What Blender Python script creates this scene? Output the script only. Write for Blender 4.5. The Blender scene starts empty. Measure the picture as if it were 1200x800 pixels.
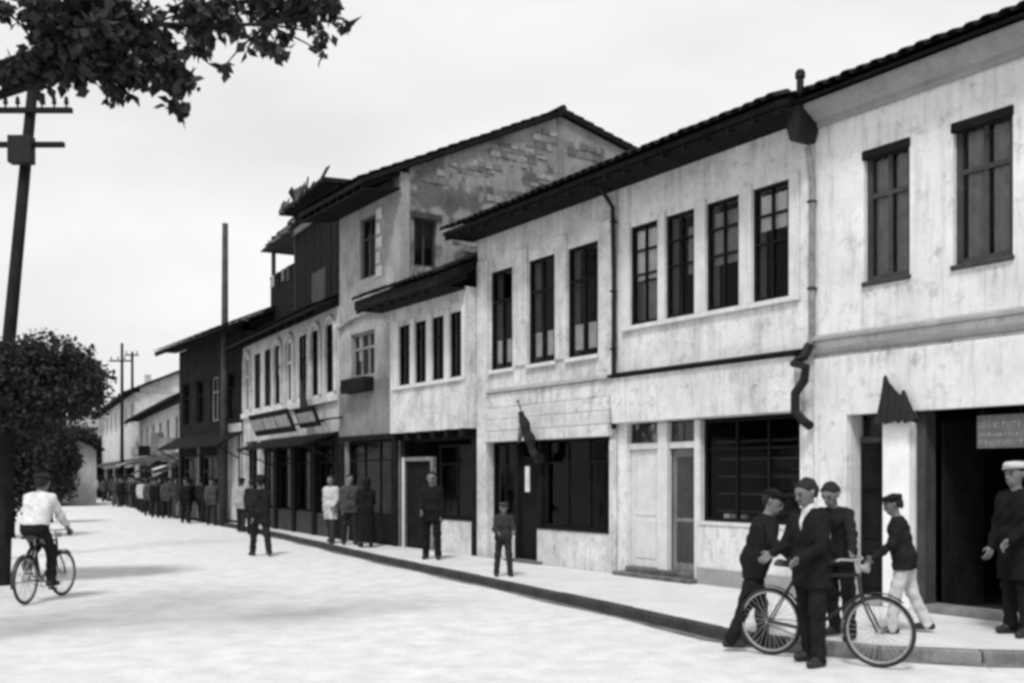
import bpy, bmesh, math, random
import numpy as np
from mathutils import Vector, Matrix

R = math.radians
scene = bpy.context.scene
COL = scene.collection

# ------------------------------------------------------------------ camera
CAM_H, FPX, HOR = 1.8, 1200.0, 558.0          # eye height, focal length and horizon in photo pixels
cam_d = bpy.data.cameras.new("camera")
cam = bpy.data.objects.new("camera", cam_d); COL.objects.link(cam)
cam.location = (0, 0, CAM_H); cam.rotation_euler = (R(90), 0, 0)
cam_d.sensor_width = 36; cam_d.lens = 36 * FPX / 1200
cam_d.shift_y = (HOR - 400) / 1200
cam_d.clip_start = 0.05; cam_d.clip_end = 6000
scene.camera = cam

# ------------------------------------------------------------------ world and sun
SUN_EL, SUN_AZ = R(55), R(194)                 # azimuth the light comes from, clockwise from +Y
w = bpy.data.worlds.new("World"); scene.world = w; w.use_nodes = True
nt = w.node_tree; nt.nodes.clear()
def wn(t, **k):
    n = nt.nodes.new(t)
    for a, b in k.items(): setattr(n, a, b)
    return n
sky = wn("ShaderNodeTexSky", sky_type='NISHITA', sun_disc=False)
sky.sun_elevation = SUN_EL; sky.sun_rotation = SUN_AZ; sky.dust_density = 3.0
bw = wn("ShaderNodeRGBToBW"); nt.links.new(sky.outputs[0], bw.inputs[0])
tc = wn("ShaderNodeTexCoord"); mp = wn("ShaderNodeMapping"); mp.inputs['Scale'].default_value = (1.0, 2.2, 3.4)
mp.inputs['Rotation'].default_value = (0.2, 0.35, 0.5)
nt.links.new(tc.outputs['Generated'], mp.inputs[0])
nz = wn("ShaderNodeTexNoise"); nz.inputs['Scale'].default_value = 2.3; nz.inputs['Detail'].default_value = 5
nt.links.new(mp.outputs[0], nz.inputs['Vector'])
rg = wn("ShaderNodeMapRange"); rg.inputs['From Min'].default_value = .3; rg.inputs['From Max'].default_value = .7
rg.inputs['To Min'].default_value = 7.7; rg.inputs['To Max'].default_value = 9.5
nt.links.new(nz.outputs[0], rg.inputs[0])
mx = wn("ShaderNodeMix", data_type='FLOAT'); mx.inputs[0].default_value = .85
nt.links.new(bw.outputs[0], mx.inputs[2]); nt.links.new(rg.outputs[0], mx.inputs[3])
bg = wn("ShaderNodeBackground"); bg.inputs[1].default_value = 0.108
nt.links.new(mx.outputs[0], bg.inputs[0])
out = wn("ShaderNodeOutputWorld"); nt.links.new(bg.outputs[0], out.inputs[0])

sd = bpy.data.lights.new("sun", 'SUN'); sd.energy = 2.7; sd.angle = R(12); sd.color = (1, 1, 1)
so = bpy.data.objects.new("sun", sd); COL.objects.link(so)
sdir = Vector((math.sin(SUN_AZ) * math.cos(SUN_EL), math.cos(SUN_AZ) * math.cos(SUN_EL), math.sin(SUN_EL)))
so.location = sdir * 60; so.rotation_euler = sdir.to_track_quat('Z', 'Y').to_euler()

vs = scene.view_settings
vs.view_transform = 'Standard'; vs.look = 'None'; vs.exposure = 0.1; vs.gamma = 1.0; vs.use_curve_mapping = False
scene.cycles.filter_width = 3.3
scene.cycles.max_bounces = 6

# ------------------------------------------------------------------ helpers
rng = random.Random(7)
MATS = {}
def mat(name, v, rough=.85, var=.15, scale=3.0, streak=0.0, blotch=0.0, bump=0.15, bscale=30, spec=.2, dark=.3, seed=0.0, drips=()):
    """grey procedural surface: base value v, broad noise var, vertical streak stains, blotches of fallen plaster"""
    if name in MATS: return MATS[name]
    m = bpy.data.materials.new(name); m.use_nodes = True; t = m.node_tree; N = t.nodes; L = t.links
    b = N["Principled BSDF"]; b.inputs['Roughness'].default_value = rough; b.inputs['Specular IOR Level'].default_value = spec
    co = N.new("ShaderNodeTexCoord"); mpn = N.new("ShaderNodeMapping"); mpn.inputs['Location'].default_value = (seed, seed * 1.7, seed * .6)
    L.new(co.outputs['Object'], mpn.inputs[0])
    def noise(sc, det, vec, rou=.6):
        n = N.new("ShaderNodeTexNoise"); n.inputs['Scale'].default_value = sc; n.inputs['Detail'].default_value = det
        n.inputs['Roughness'].default_value = rou; L.new(vec, n.inputs['Vector']); return n.outputs[0]
    def ramp(x, a, bb, lo, hi):
        r_ = N.new("ShaderNodeMapRange"); r_.inputs['From Min'].default_value = a; r_.inputs['From Max'].default_value = bb
        r_.inputs['To Min'].default_value = lo; r_.inputs['To Max'].default_value = hi; L.new(x, r_.inputs[0]); return r_.outputs[0]
    def math_(op, a, bb):
        n = N.new("ShaderNodeMath"); n.operation = op
        for i, x in enumerate((a, bb)):
            if isinstance(x, (int, float)): n.inputs[i].default_value = x
            else: L.new(x, n.inputs[i])
        return n.outputs[0]
    f = ramp(noise(scale, 6, mpn.outputs[0]), .3, .7, 1 - var, 1 + var * .6)
    g = ramp(noise(scale * 9, 4, mpn.outputs[0]), .3, .7, 1 - var * .35, 1 + var * .35)
    f = math_('MULTIPLY', f, g)
    if streak:
        sp_ = ramp(noise(scale * 4.2, 9, mpn.outputs[0], .75), .54, .7, 1, 1 - min(.5, streak * 1.3)); f = math_('MULTIPLY', f, sp_)
    if streak:
        m2 = N.new("ShaderNodeMapping"); m2.inputs['Scale'].default_value = (7, 7, .55); L.new(mpn.outputs[0], m2.inputs[0])
        s_ = ramp(noise(1.3, 6, m2.outputs[0], .7), .5, .75, 1, 1 - streak); f = math_('MULTIPLY', f, s_)
    if blotch:
        s_ = ramp(noise(scale * .55, 8, mpn.outputs[0], .68), .52, .57, 1, 0)
        s_ = math_('ADD', math_('MULTIPLY', s_, 1 - dark), dark)
        f = math_('MULTIPLY', f, math_('ADD', math_('MULTIPLY', s_, blotch), 1 - blotch))
    if drips:
        sx = N.new("ShaderNodeSeparateXYZ"); L.new(co.outputs['Object'], sx.inputs[0])
        m3 = N.new("ShaderNodeMapping"); m3.inputs['Scale'].default_value = (16, 16, .7); L.new(mpn.outputs[0], m3.inputs[0])
        dn = math_('MULTIPLY', ramp(noise(.9, 5, m3.outputs[0], .65), .42, .7, 0, 1), ramp(noise(1.7, 3, mpn.outputs[0]), .4, .62, .1, 1))
        for (d0, d1, dz, dl) in drips:
            inx = math_('MULTIPLY', ramp(sx.outputs[0], d0 - .08, d0 + .02, 0, 1), ramp(sx.outputs[0], d1 - .02, d1 + .08, 1, 0))
            inz = math_('MULTIPLY', ramp(sx.outputs[2], dz - dl, dz, 0, 1), ramp(sx.outputs[2], dz, dz + .02, 1, 0))
            k_ = math_('MULTIPLY', math_('MULTIPLY', inx, inz), dn); f = math_('MULTIPLY', f, math_('SUBTRACT', 1, math_('MULTIPLY', k_, .55)))
    f = math_('MULTIPLY', f, v)
    cc = N.new("ShaderNodeCombineColor")
    for i in range(3): L.new(f, cc.inputs[i])
    L.new(cc.outputs[0], b.inputs['Base Color'])
    if bump:
        bn = N.new("ShaderNodeBump"); bn.inputs['Strength'].default_value = bump; bn.inputs['Distance'].default_value = .02
        L.new(noise(bscale, 5, mpn.outputs[0]), bn.inputs['Height']); L.new(bn.outputs[0], b.inputs['Normal'])
    MATS[name] = m; return m

def glassmat():
    if "window_glass" in MATS: return MATS["window_glass"]
    m = bpy.data.materials.new("window_glass"); m.use_nodes = True; t = m.node_tree; N = t.nodes; L = t.links
    N.clear(); o = N.new("ShaderNodeOutputMaterial"); mixs = N.new("ShaderNodeMixShader")
    tr = N.new("ShaderNodeBsdfTransparent"); tr.inputs[0].default_value = (.9, .9, .9, 1)
    gl = N.new("ShaderNodeBsdfGlossy"); gl.inputs['Roughness'].default_value = .08; gl.inputs[0].default_value = (.42, .42, .42, 1)
    fr = N.new("ShaderNodeFresnel"); fr.inputs[0].default_value = 1.35
    bn = N.new("ShaderNodeBump"); bn.inputs['Strength'].default_value = .25; bn.inputs['Distance'].default_value = .02
    nz_ = N.new("ShaderNodeTexNoise"); nz_.inputs['Scale'].default_value = 3.5
    co = N.new("ShaderNodeTexCoord"); L.new(co.outputs['Object'], nz_.inputs['Vector']); L.new(nz_.outputs[0], bn.inputs['Height'])
    L.new(bn.outputs[0], gl.inputs['Normal']); L.new(bn.outputs[0], fr.inputs['Normal'])
    L.new(fr.outputs[0], mixs.inputs[0]); L.new(tr.outputs[0], mixs.inputs[1]); L.new(gl.outputs[0], mixs.inputs[2]); L.new(mixs.outputs[0], o.inputs[0])
    MATS["window_glass"] = m; return m

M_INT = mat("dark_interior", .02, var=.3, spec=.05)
M_WOODD = mat("dark_timber", .013, var=.45, scale=4, streak=.3, spec=.06)
M_WOODM = mat("weathered_timber", .06, spec=.1, var=.3, scale=4, streak=.4)
M_WOODG = mat("grey_timber", .2, var=.25, scale=4, streak=.4)
M_WOODW = mat("white_painted_timber", .6, var=.12, scale=5, streak=.25)
M_TILE = mat("old_roof_tile", .018, var=.5, scale=5, spec=.06)
M_TILEL = mat("pale_roof_tile", .26, var=.35, scale=5)
M_METAL = mat("dull_dark_metal", .016, rough=.6, var=.3, spec=.15)
M_CURT = mat("curtain_cloth", .75, var=.2, scale=6)
M_CURTG = mat("grey_curtain_cloth", .3, var=.3, scale=6)
M_GLASS = glassmat()

cloth_grey = mat('grey_cloth', .12, var=.4, scale=8)

class MB:
    """collects faces for one mesh"""
    def __init__(s): s.v = []; s.f = []; s.mi = []; s.smooth = False
    def quad(s, a, b, c, d, mi=0):
        i = len(s.v); s.v += [tuple(a), tuple(b), tuple(c), tuple(d)]; s.f.append((i, i + 1, i + 2, i + 3)); s.mi.append(mi)
    def poly(s, pts, mi=0):
        i = len(s.v); s.v += [tuple(p) for p in pts]; s.f.append(tuple(range(i, i + len(pts)))); s.mi.append(mi)
    def box(s, x0, x1, y0, y1, z0, z1, mi=0):
        s.hexa([(x0, y0, z0), (x1, y0, z0), (x1, y1, z0), (x0, y1, z0), (x0, y0, z1), (x1, y0, z1), (x1, y1, z1), (x0, y1, z1)], mi); return s
    def hexa(s, p, mi=0):
        i = len(s.v); s.v += [tuple(q) for q in p]
        for f in ((0, 3, 2, 1), (4, 5, 6, 7), (0, 1, 5, 4), (1, 2, 6, 5), (2, 3, 7, 6), (3, 0, 4, 7)):
            s.f.append(tuple(i + k for k in f)); s.mi.append(mi)
        return s
    def prism(s, prof, axis, a, b, mi=0):
        """closed profile [(p,q)..] extruded along axis 'x' (p=y,q=z) or 'y' (p=x,q=z)"""
        n = len(prof); i = len(s.v)
        for t in (a, b):
            for p, q in prof: s.v.append((t, p, q) if axis == 'x' else (p, t, q))
        for k in range(n):
            k2 = (k + 1) % n; s.f.append((i + k, i + k2, i + n + k2, i + n + k)); s.mi.append(mi)
        s.f.append(tuple(i + k for k in range(n))[::-1]); s.mi.append(mi)
        s.f.append(tuple(i + n + k for k in range(n))); s.mi.append(mi); return s
    def tube(s, pts, rad, n=8, cap=True, closed=False):
        pts = [Vector(p) for p in pts]; m = len(pts); i0 = len(s.v)
        rads = rad if isinstance(rad, (list, tuple)) else [rad] * m
        up = None
        for k in range(m):
            if closed: t = pts[(k + 1) % m] - pts[k - 1]
            else: t = pts[min(k + 1, m - 1)] - pts[max(k - 1, 0)]
            t.normalize()
            if up is None: up = t.orthogonal().normalized()
            else:
                up = up - t * up.dot(t); up.normalize()
            sd_ = t.cross(up)
            for j in range(n):
                a = 2 * math.pi * j / n
                s.v.append(tuple(pts[k] + (up * math.cos(a) + sd_ * math.sin(a)) * rads[k]))
        for k in range(m if closed else m - 1):
            k2 = (k + 1) % m
            for j in range(n):
                j2 = (j + 1) % n
                s.f.append((i0 + k * n + j, i0 + k * n + j2, i0 + k2 * n + j2, i0 + k2 * n + j)); s.mi.append(0)
        if cap and not closed:
            s.f.append(tuple(i0 + j for j in range(n))[::-1]); s.mi.append(0)
            s.f.append(tuple(i0 + (m - 1) * n + j for j in range(n))); s.mi.append(0)
        return s
    def lathe(s, prof, n=16, c=(0, 0, 0)):
        i0 = len(s.v)
        for r_, z in prof:
            for j in range(n):
                a = 2 * math.pi * j / n; s.v.append((c[0] + r_ * math.cos(a), c[1] + r_ * math.sin(a), c[2] + z))
        for k in range(len(prof) - 1):
            for j in range(n):
                j2 = (j + 1) % n; s.f.append((i0 + k * n + j, i0 + k * n + j2, i0 + (k + 1) * n + j2, i0 + (k + 1) * n + j)); s.mi.append(0)
        return s
    def mesh(s, name, mats):
        me = bpy.data.meshes.new(name); me.from_pydata(s.v, [], s.f)
        for m in (mats if isinstance(mats, (list, tuple)) else [mats]): me.materials.append(m)
        me.polygons.foreach_set("material_index", s.mi)
        if s.smooth: me.polygons.foreach_set("use_smooth", [True] * len(s.f))
        me.update(); return me
    def build(s, name, mats, parent=None, loc=(0, 0, 0), rot=(0, 0, 0), bevel=0):
        o = bpy.data.objects.new(name, s.mesh(name, mats)); COL.objects.link(o)
        o.parent = parent; o.location = loc; o.rotation_euler = rot
        if bevel:
            b = o.modifiers.new("bevel", 'BEVEL'); b.width = bevel; b.segments = 1; b.limit_method = 'ANGLE'
        return o

def obj(name, me, parent=None, loc=(0, 0, 0), rot=(0, 0, 0)):
    o = bpy.data.objects.new(name, me); COL.objects.link(o); o.parent = parent; o.location = loc; o.rotation_euler = rot; return o
def tag(o, label, cat, group=None):
    o["label"] = label; o["category"] = cat
    if group: o["group"] = group
    return o
def thing(name, label, cat, loc=(0, 0, 0), rz=0, group=None):
    o = bpy.data.objects.new(name, None); COL.objects.link(o); o.empty_display_size = .2
    o.location = loc; o.rotation_euler = (0, 0, rz); return tag(o, label, cat, group)
def structure(o): o["kind"] = "structure"; return o
def stuff(o): o["kind"] = "stuff"; return o
def smooth(o):
    for p in o.data.polygons: p.use_smooth = True
    return o

def gp(px, py, z=0.0):
    """photo pixel -> point on the horizontal plane at height z"""
    d = FPX * (CAM_H - z) / (py - HOR); return Vector(((px - 600) / FPX * d, d, z))

class Frame:
    """a facade plane: origin at its far base corner, x along the wall towards the near end, y into the house"""
    def __init__(s, o, near):
        s.o = Vector((o[0], o[1])); d = Vector((near[0], near[1])) - s.o; s.len = d.length; s.d = d.normalized()
        s.n = Vector((-s.d.y, s.d.x)); s.rz = math.atan2(s.d.y, s.d.x)
    def hit(s, px, py, wy=0.0):
        r_ = Vector(((px - 600) / FPX, 1)); t = (wy + s.o.dot(s.n)) / r_.dot(s.n)
        return ((r_ * t) - s.o).dot(s.d), CAM_H + (HOR - py) / FPX * t
    def u(s, px, wy=0.0): return s.hit(px, 0, wy)[0]
    def z(s, px, py, wy=0.0): return s.hit(px, py, wy)[1]
    def world(s, u, y=0.0, z=0.0):
        p = s.o + s.d * u + s.n * y; return Vector((p.x, p.y, z))

PZ = 0.12                                                  # pavement height
_A, _B = gp(1160, 725, PZ), gp(630, 660, PZ)
_d = Vector((_A.x - _B.x, _A.y - _B.y)).normalized()
_f = Frame((_B.x, _B.y), (_A.x, _A.y)); _o = _f.world(_f.u(560))
N = Frame((_o.x, _o.y), (_o.x + _d.x, _o.y + _d.y))         # the near row of houses
def local(fr, u0): return fr.world(u0, 0, PZ)

# ------------------------------------------------------------------ ground, road, pavement
M_ROAD = mat("pale_road_dust", .6, rough=.95, var=.17, scale=2.6, bump=.8, bscale=22)
M_PAVE = mat("pale_paving", .56, rough=.95, var=.13, scale=1.2, bump=.25, bscale=18)
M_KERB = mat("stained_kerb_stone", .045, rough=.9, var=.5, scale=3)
M_KERB2 = mat("paler_kerb_stone", .2, rough=.9, var=.5, scale=3)  # paler tone for the kerb stones along the right-hand stretch
M_GUT = mat("gutter_dirt", .16, rough=.95, var=.6, scale=2.2)

g = MB(); g.quad((-2500, -400, -.012), (2500, -400, -.012), (2500, 4500, -.012), (-2500, 4500, -.012))
structure(g.build("ground", mat("pale_earth", .4, var=.2, scale=.2)))
ROADW = 44
def spline(pts, n):
    out_ = []
    for i in range(len(pts) - 1):
        p0, p1, p2, p3 = pts[max(i - 1, 0)], pts[i], pts[i + 1], pts[min(i + 2, len(pts) - 1)]
        for k in range(n):
            t = k / n
            out_.append(0.5 * ((2 * p1) + (p2 - p0) * t + (2 * p0 - 5 * p1 + 4 * p2 - p3) * t * t + (3 * p1 - p0 - 3 * p2 + p3) * t ** 3))
    out_.append(pts[-1]); return out_
kerb_px = [(1800, 792), (1500, 785), (1200, 779), (1060, 774), (960, 767), (860, 753), (780, 735), (700, 716), (560, 684), (430, 655), (340, 633), (270, 617.5), (215, 606), (160, 593), (120, 584)]
kp = [gp(*p) for p in kerb_px]
kline = spline(kp, 24)
far_dir = (kp[-1] - kp[-2]).normalized(); kline.append(kp[-1] + far_dir * 120)
# arc-length resample
def resample(line, step):
    res = [line[0].copy()]; acc = 0
    for a, b in zip(line[:-1], line[1:]):
        L_ = (b - a).length; d = step - acc
        while d <= L_: res.append(a + (b - a) * (d / L_)); d += step
        acc = (acc + L_) % step
    return res
kl = resample(kline, .95)
def side(i, pts):
    t = (pts[min(i + 1, len(pts) - 1)] - pts[max(i - 1, 0)]).normalized(); return Vector((t.y, -t.x, 0))   # towards the houses (travelling away from the camera)
KW = .16
# road sheet
r_ = MB()
for i in range(len(kl) - 1):
    a, b = kl[i], kl[i + 1]; 
    r_.quad((-70 - i * .6, a.y - 14, 0), (a.x + .05, a.y, 0), (b.x + .05, b.y, 0), (-70 - (i + 1) * .6, b.y - 14 + .0, 0))
r_ = MB(); r_.poly([(60, -30, 0), (60, kl[0].y + 1.2, 0)] + [(p.x + side(i, kl).x * .05, p.y + side(i, kl).y * .05, 0) for i, p in enumerate(kl)] + [(-160, kl[-1].y, 0), (-160, -30, 0)])
road = structure(r_.build("road", M_ROAD))
g_ = MB()
for i in range(len(kl) - 1):
    sa, sb = side(i, kl), side(i + 1, kl); ga, gb = .13 + .05 * math.sin(i * 1.7), .13 + .05 * math.sin((i + 1) * 1.7)
    a, b = kl[i], kl[i + 1]
    g_.quad((a - sa * ga).to_tuple()[:2] + (.004,), (a + sa * .02).to_tuple()[:2] + (.004,), (b + sb * .02).to_tuple()[:2] + (.004,), (b - sb * gb).to_tuple()[:2] + (.004,))
gut = g_.build("gutter", M_GUT); structure(gut)
# pavement sheet behind the kerb, running in under the houses
p_ = MB(); back = 16
for i in range(len(kl) - 1):
    sa, sb = side(i, kl), side(i + 1, kl); a, b = kl[i] + sa * (KW - .004), kl[i + 1] + sb * (KW - .004)
    p_.v += []
    p_.quad((a.x, a.y, PZ), (a.x + 40, a.y + 26, PZ), (b.x + 40, b.y + 26, PZ), (b.x, b.y, PZ))
pave = structure(p_.build("pavement", M_PAVE))
# kerb stones one by one near by, joined beyond
far = MB(); kn = 0
for i in range(len(kl) - 1):
    sa, sb = side(i, kl), side(i + 1, kl); a, b = kl[i], kl[i + 1]
    e = (b - a).normalized() * .008; top = PZ + rng.uniform(.002, .014); o = rng.uniform(-.008, .008)
    P = [(a + e + sa * o), (b - e + sb * o), (b - e + sb * KW), (a + e + sa * KW)]
    verts = [(q.x, q.y, -.05) for q in P] + [(q.x, q.y, top) for q in P]
    if a.y < 62:
        c = sum(P, Vector()) / 4
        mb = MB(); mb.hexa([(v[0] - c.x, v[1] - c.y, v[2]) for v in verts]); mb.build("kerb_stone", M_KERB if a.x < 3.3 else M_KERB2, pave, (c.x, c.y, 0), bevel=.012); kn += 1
    else: far.hexa(verts)
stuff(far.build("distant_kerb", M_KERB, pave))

gr = np.random.default_rng(5); gv = []; gf = []
for k in range(0, 5200, 3):
    y = 6.2 + 30 * gr.random() ** 2.2; x = (gr.random() * 1.15 - .62) * y; i = int(gr.integers(0, len(kl) - 40))
    if k % 3 == 0:
        p = kl[i] - side(i, kl) * abs(gr.normal(0, .22)); x, y = p.x, p.y
    if any((kl[j].x - x) ** 2 + (kl[j].y - y) ** 2 < .25 and (Vector((x, y, 0)) - kl[j]).dot(side(j, kl)) > -.03 for j in range(0, 60)): continue
    if y > 9.2 and x > 2.0 + (10.9 - y) * .9 and k % 3: continue
    r0 = .005 + .011 * gr.random() ** 2; b0 = len(gv)
    for a in (0, 2.1, 4.2): gv.append((x + r0 * math.cos(a + k), y + r0 * math.sin(a + k), .001))
    gv.append((x, y, r0 * .8)); gf += [(b0, b0 + 1, b0 + 3), (b0 + 1, b0 + 2, b0 + 3), (b0 + 2, b0, b0 + 3)]
gm_ = MB(); gm_.v = gv; gm_.f = gf; gm_.mi = [0] * len(gf)
go = stuff(gm_.build("gravel", mat("grey_grit", .3, var=.5, scale=3))); go["label"] = "loose grey grit lying along the gutter"; go["category"] = "gravel"

# ------------------------------------------------------------------ house building blocks
def wall_mesh(u0, u1, z0, z1, holes, t=.28, y0=0.0):
    """front wall with openings; slot 0 outside, slot 1 inside"""
    us = sorted({u0, u1, *[h[0] for h in holes], *[h[1] for h in holes]}); zs = sorted({z0, z1, *[h[2] for h in holes], *[h[3] for h in holes]})
    us = [x for x in us if u0 <= x <= u1]; zs = [x for x in zs if z0 <= x <= z1]
    def solid(i, j):
        if i < 0 or j < 0 or i >= len(us) - 1 or j >= len(zs) - 1: return False
        cu, cz = (us[i] + us[i + 1]) / 2, (zs[j] + zs[j + 1]) / 2
        return not any(h[0] < cu < h[1] and h[2] < cz < h[3] for h in holes)
    m = MB(); y1 = y0 + t
    for i in range(len(us) - 1):
        for j in range(len(zs) - 1):
            if not solid(i, j): continue
            a, b, c, d = us[i], us[i + 1], zs[j], zs[j + 1]
            m.quad((a, y0, c), (b, y0, c), (b, y0, d), (a, y0, d), 0)
            m.quad((a, y1, d), (b, y1, d), (b, y1, c), (a, y1, c), 1)
            if not solid(i - 1, j): m.quad((a, y0, c), (a, y0, d), (a, y1, d), (a, y1, c))
            if not solid(i + 1, j): m.quad((b, y0, d), (b, y0, c), (b, y1, c), (b, y1, d))
            if not solid(i, j - 1): m.quad((a, y0, c), (a, y1, c), (b, y1, c), (b, y0, c))
            if not solid(i, j + 1): m.quad((a, y0, d), (b, y0, d), (b, y1, d), (a, y1, d))
    return m

def window(house, u0, u1, z0, z1, y, cols=2, rows=(.33,), fr=.055, bar=.035, m=M_WOODD, curtain=None, sill=None, head=None, mname="window"):
    """frame, bars, panes, and what hangs behind the glass"""
    f = MB(); d = .07
    f.box(u0, u0 + fr, y, y + d, z0, z1); f.box(u1 - fr, u1, y, y + d, z0, z1)
    f.box(u0 + fr, u1 - fr, y + .002, y + d, z0, z0 + fr); f.box(u0 + fr, u1 - fr, y + .002, y + d, z1 - fr, z1)
    wo = f.build("window", m, house)
    iu0, iu1, iz0, iz1 = u0 + fr, u1 - fr, z0 + fr, z1 - fr
    xs = [iu0 + (iu1 - iu0) * k / cols for k in range(cols + 1)]; zz = [iz0] + [iz1 - (iz1 - iz0) * r for r in sorted(rows, reverse=True)] + [iz1]
    for x in xs[1:-1]: MB().box(x - bar / 2, x + bar / 2, y + .012, y + d - .008, iz0, iz1).build("glazing_bar", m, wo)
    for z in zz[1:-1]: MB().box(iu0, iu1, y + .006, y + d - .014, z - bar / 2, z + bar / 2).build("transom_bar", m, wo)
    for i in range(cols):
        for j in range(len(zz) - 1):
            a = rng.uniform(-.004, .004)
            q = MB(); q.quad((xs[i], y + .04 + a, zz[j]), (xs[i + 1], y + .04 - a, zz[j]), (xs[i + 1], y + .04 - a * .5, zz[j + 1]), (xs[i], y + .04 + a, zz[j + 1]))
            q.build("pane", M_GLASS, wo)
    for c in (curtain or []):
        cu0, cu1, cz0, cz1, cm = c; cu0 = u0 + (u1 - u0) * cu0; cu1 = u0 + (u1 - u0) * cu1; cz0_ = z0 + (z1 - z0) * cz0; cz1_ = z0 + (z1 - z0) * cz1
        q = MB(); n = max(6, int((cu1 - cu0) / .02)); q.smooth = True
        yy = [y + .085 + .018 * math.sin(k * 1.15 + u0) for k in range(n + 1)]
        for k in range(n):
            a, b = cu0 + (cu1 - cu0) * k / n, cu0 + (cu1 - cu0) * (k + 1) / n
            q.quad((a, yy[k], cz0_), (b, yy[k + 1], cz0_), (b, yy[k + 1], cz1_), (a, yy[k], cz1_))
        q.build("curtain", cm, wo)
    if sill: MB().box(u0 - .06, u1 + .06, -sill, y + .03, z0 - .07, z0 - .002).build("sill", M_WOODD if sill > .05 else M_WOODW, wo)
    return wo

def tile_sheet(u0, u1, ye, ze, yr, pitch, wide=.2, course=.33):
    """courses of half-round tiles up a slope, one sheet"""
    m = MB(); m.smooth = False
    nu = int((u1 - u0) / wide) * 4; L_ = (yr - ye) / math.cos(pitch); nc = max(1, int(abs(L_) / course))
    sgn = 1 if yr > ye else -1
    c_, s_ = math.cos(pitch), math.sin(pitch)
    rows_ = []
    for k in range(nc):
        for e, lift in ((0, .045), (1, .012)):
            t = (k + e) * abs(L_) / nc; row = []
            for i in range(nu + 1):
                u = u0 + (u1 - u0) * i / nu; h = .03 * abs(math.sin(math.pi * i / 4 + .4)) + lift + .006 * math.sin(i * 12.9 + k * 7.3)
                row.append((u, ye + sgn * t * c_ - sgn * h * s_, ze + t * s_ + h * c_))
            rows_.append(row)
    base = 0
    for row in rows_: m.v += row
    n1 = nu + 1
    for k in range(len(rows_) - 1):
        for i in range(nu): m.f.append((k * n1 + i, k * n1 + i + 1, (k + 1) * n1 + i + 1, (k + 1) * n1 + i)); m.mi.append(0)
    return m

_tile = {}
def eave_tile_mesh(m):
    if m.name in _tile: return _tile[m.name]
    b = MB(); n = 5; L_ = .34; prof = [(.1 * math.cos(math.pi * k / n), .07 * math.sin(math.pi * k / n)) for k in range(n + 1)] + [(-.08 * math.cos(math.pi * k / n), .052 * math.sin(math.pi * k / n)) for k in range(n + 1)]
    b.prism(prof, 'y', 0, L_); _tile[m.name] = b.mesh("roof_tile", m); return _tile[m.name]

def roof(house, u0, u1, ye, ze, yr, pitch, mt=M_TILE, th=.09, eave_tiles=True, yb=None, rafters=0, wall_y=0.0, tiles=True, gm=None, gu=None):
    """front slope from the eave (ye, ze underside) to the ridge, back slope down to yb"""
    tp = math.tan(pitch); zr = ze + (yr - ye) * tp
    m = MB(); m.prism([(ye, ze), (yr, zr), (yr, zr + th), (ye, ze + th)], 'x', u0, u1)
    if yb: m.prism([(yr + .002, zr), (yb, zr - (yb - yr) * tp), (yb, zr - (yb - yr) * tp + th), (yr + .002, zr + th)], 'x', u0, u1)
    ro = m.build("roof", [M_WOODD], house)
    if gm:
        for a in (gu[0] + .01, gu[1] - .21):
            yq = yb - .6; MB().prism([(.3, ze + (0.3 - ye) * tp - .3), (yq, ze + (.3 - ye) * tp - .3), (yq, zr - (yq - yr) * tp - .004), (yr, zr - .004), (.3, ze + (.3 - ye) * tp - .004)], 'x', a, a + .2).build("gable", gm, house)
    if tiles:
        ts = tile_sheet(u0, u1, ye - .03, ze + th + .003, yr, pitch); stuff(ts.build("tile_covering", mt, ro))
        if yb:
            ts = tile_sheet(u0, u1, yb, zr - (yb - yr) * tp + th + .003, yr, pitch); stuff(ts.build("rear_tile_covering", mt, ro))
        rc = MB(); rc.tube([(u0 - .02, yr, zr + th + .03), (u1 + .02, yr, zr + th + .03)], .1, 8); rc.build("ridge_cap", mt, ro)
    if eave_tiles:
        n = int((u1 - u0) / .21); me = eave_tile_mesh(mt)
        for k in range(n):
            u = u0 + .1 + (u1 - u0 - .2) * k / max(1, n - 1)
            obj("roof_tile", me, ro, (u, ye - .075 + rng.uniform(-.012, .012), ze + th + .028 + rng.uniform(-.008, .008)), (pitch + rng.uniform(-.02, .02), 0, rng.uniform(-.04, .04)))
    if rafters:
        n = int((u1 - u0) / rafters)
        for k in range(n + 1):
            u = u0 + .06 + (u1 - u0 - .12) * k / n
            y1 = wall_y + .05
            MB().prism([(ye + .03, ze - .09), (y1, ze - .10 + (y1 - ye - .03) * tp), (y1, ze + (y1 - ye) * tp), (ye + .03, ze + .03 * tp)], 'x', u - .035, u + .035).build("rafter", M_WOODD, ro)
    return ro

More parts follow.
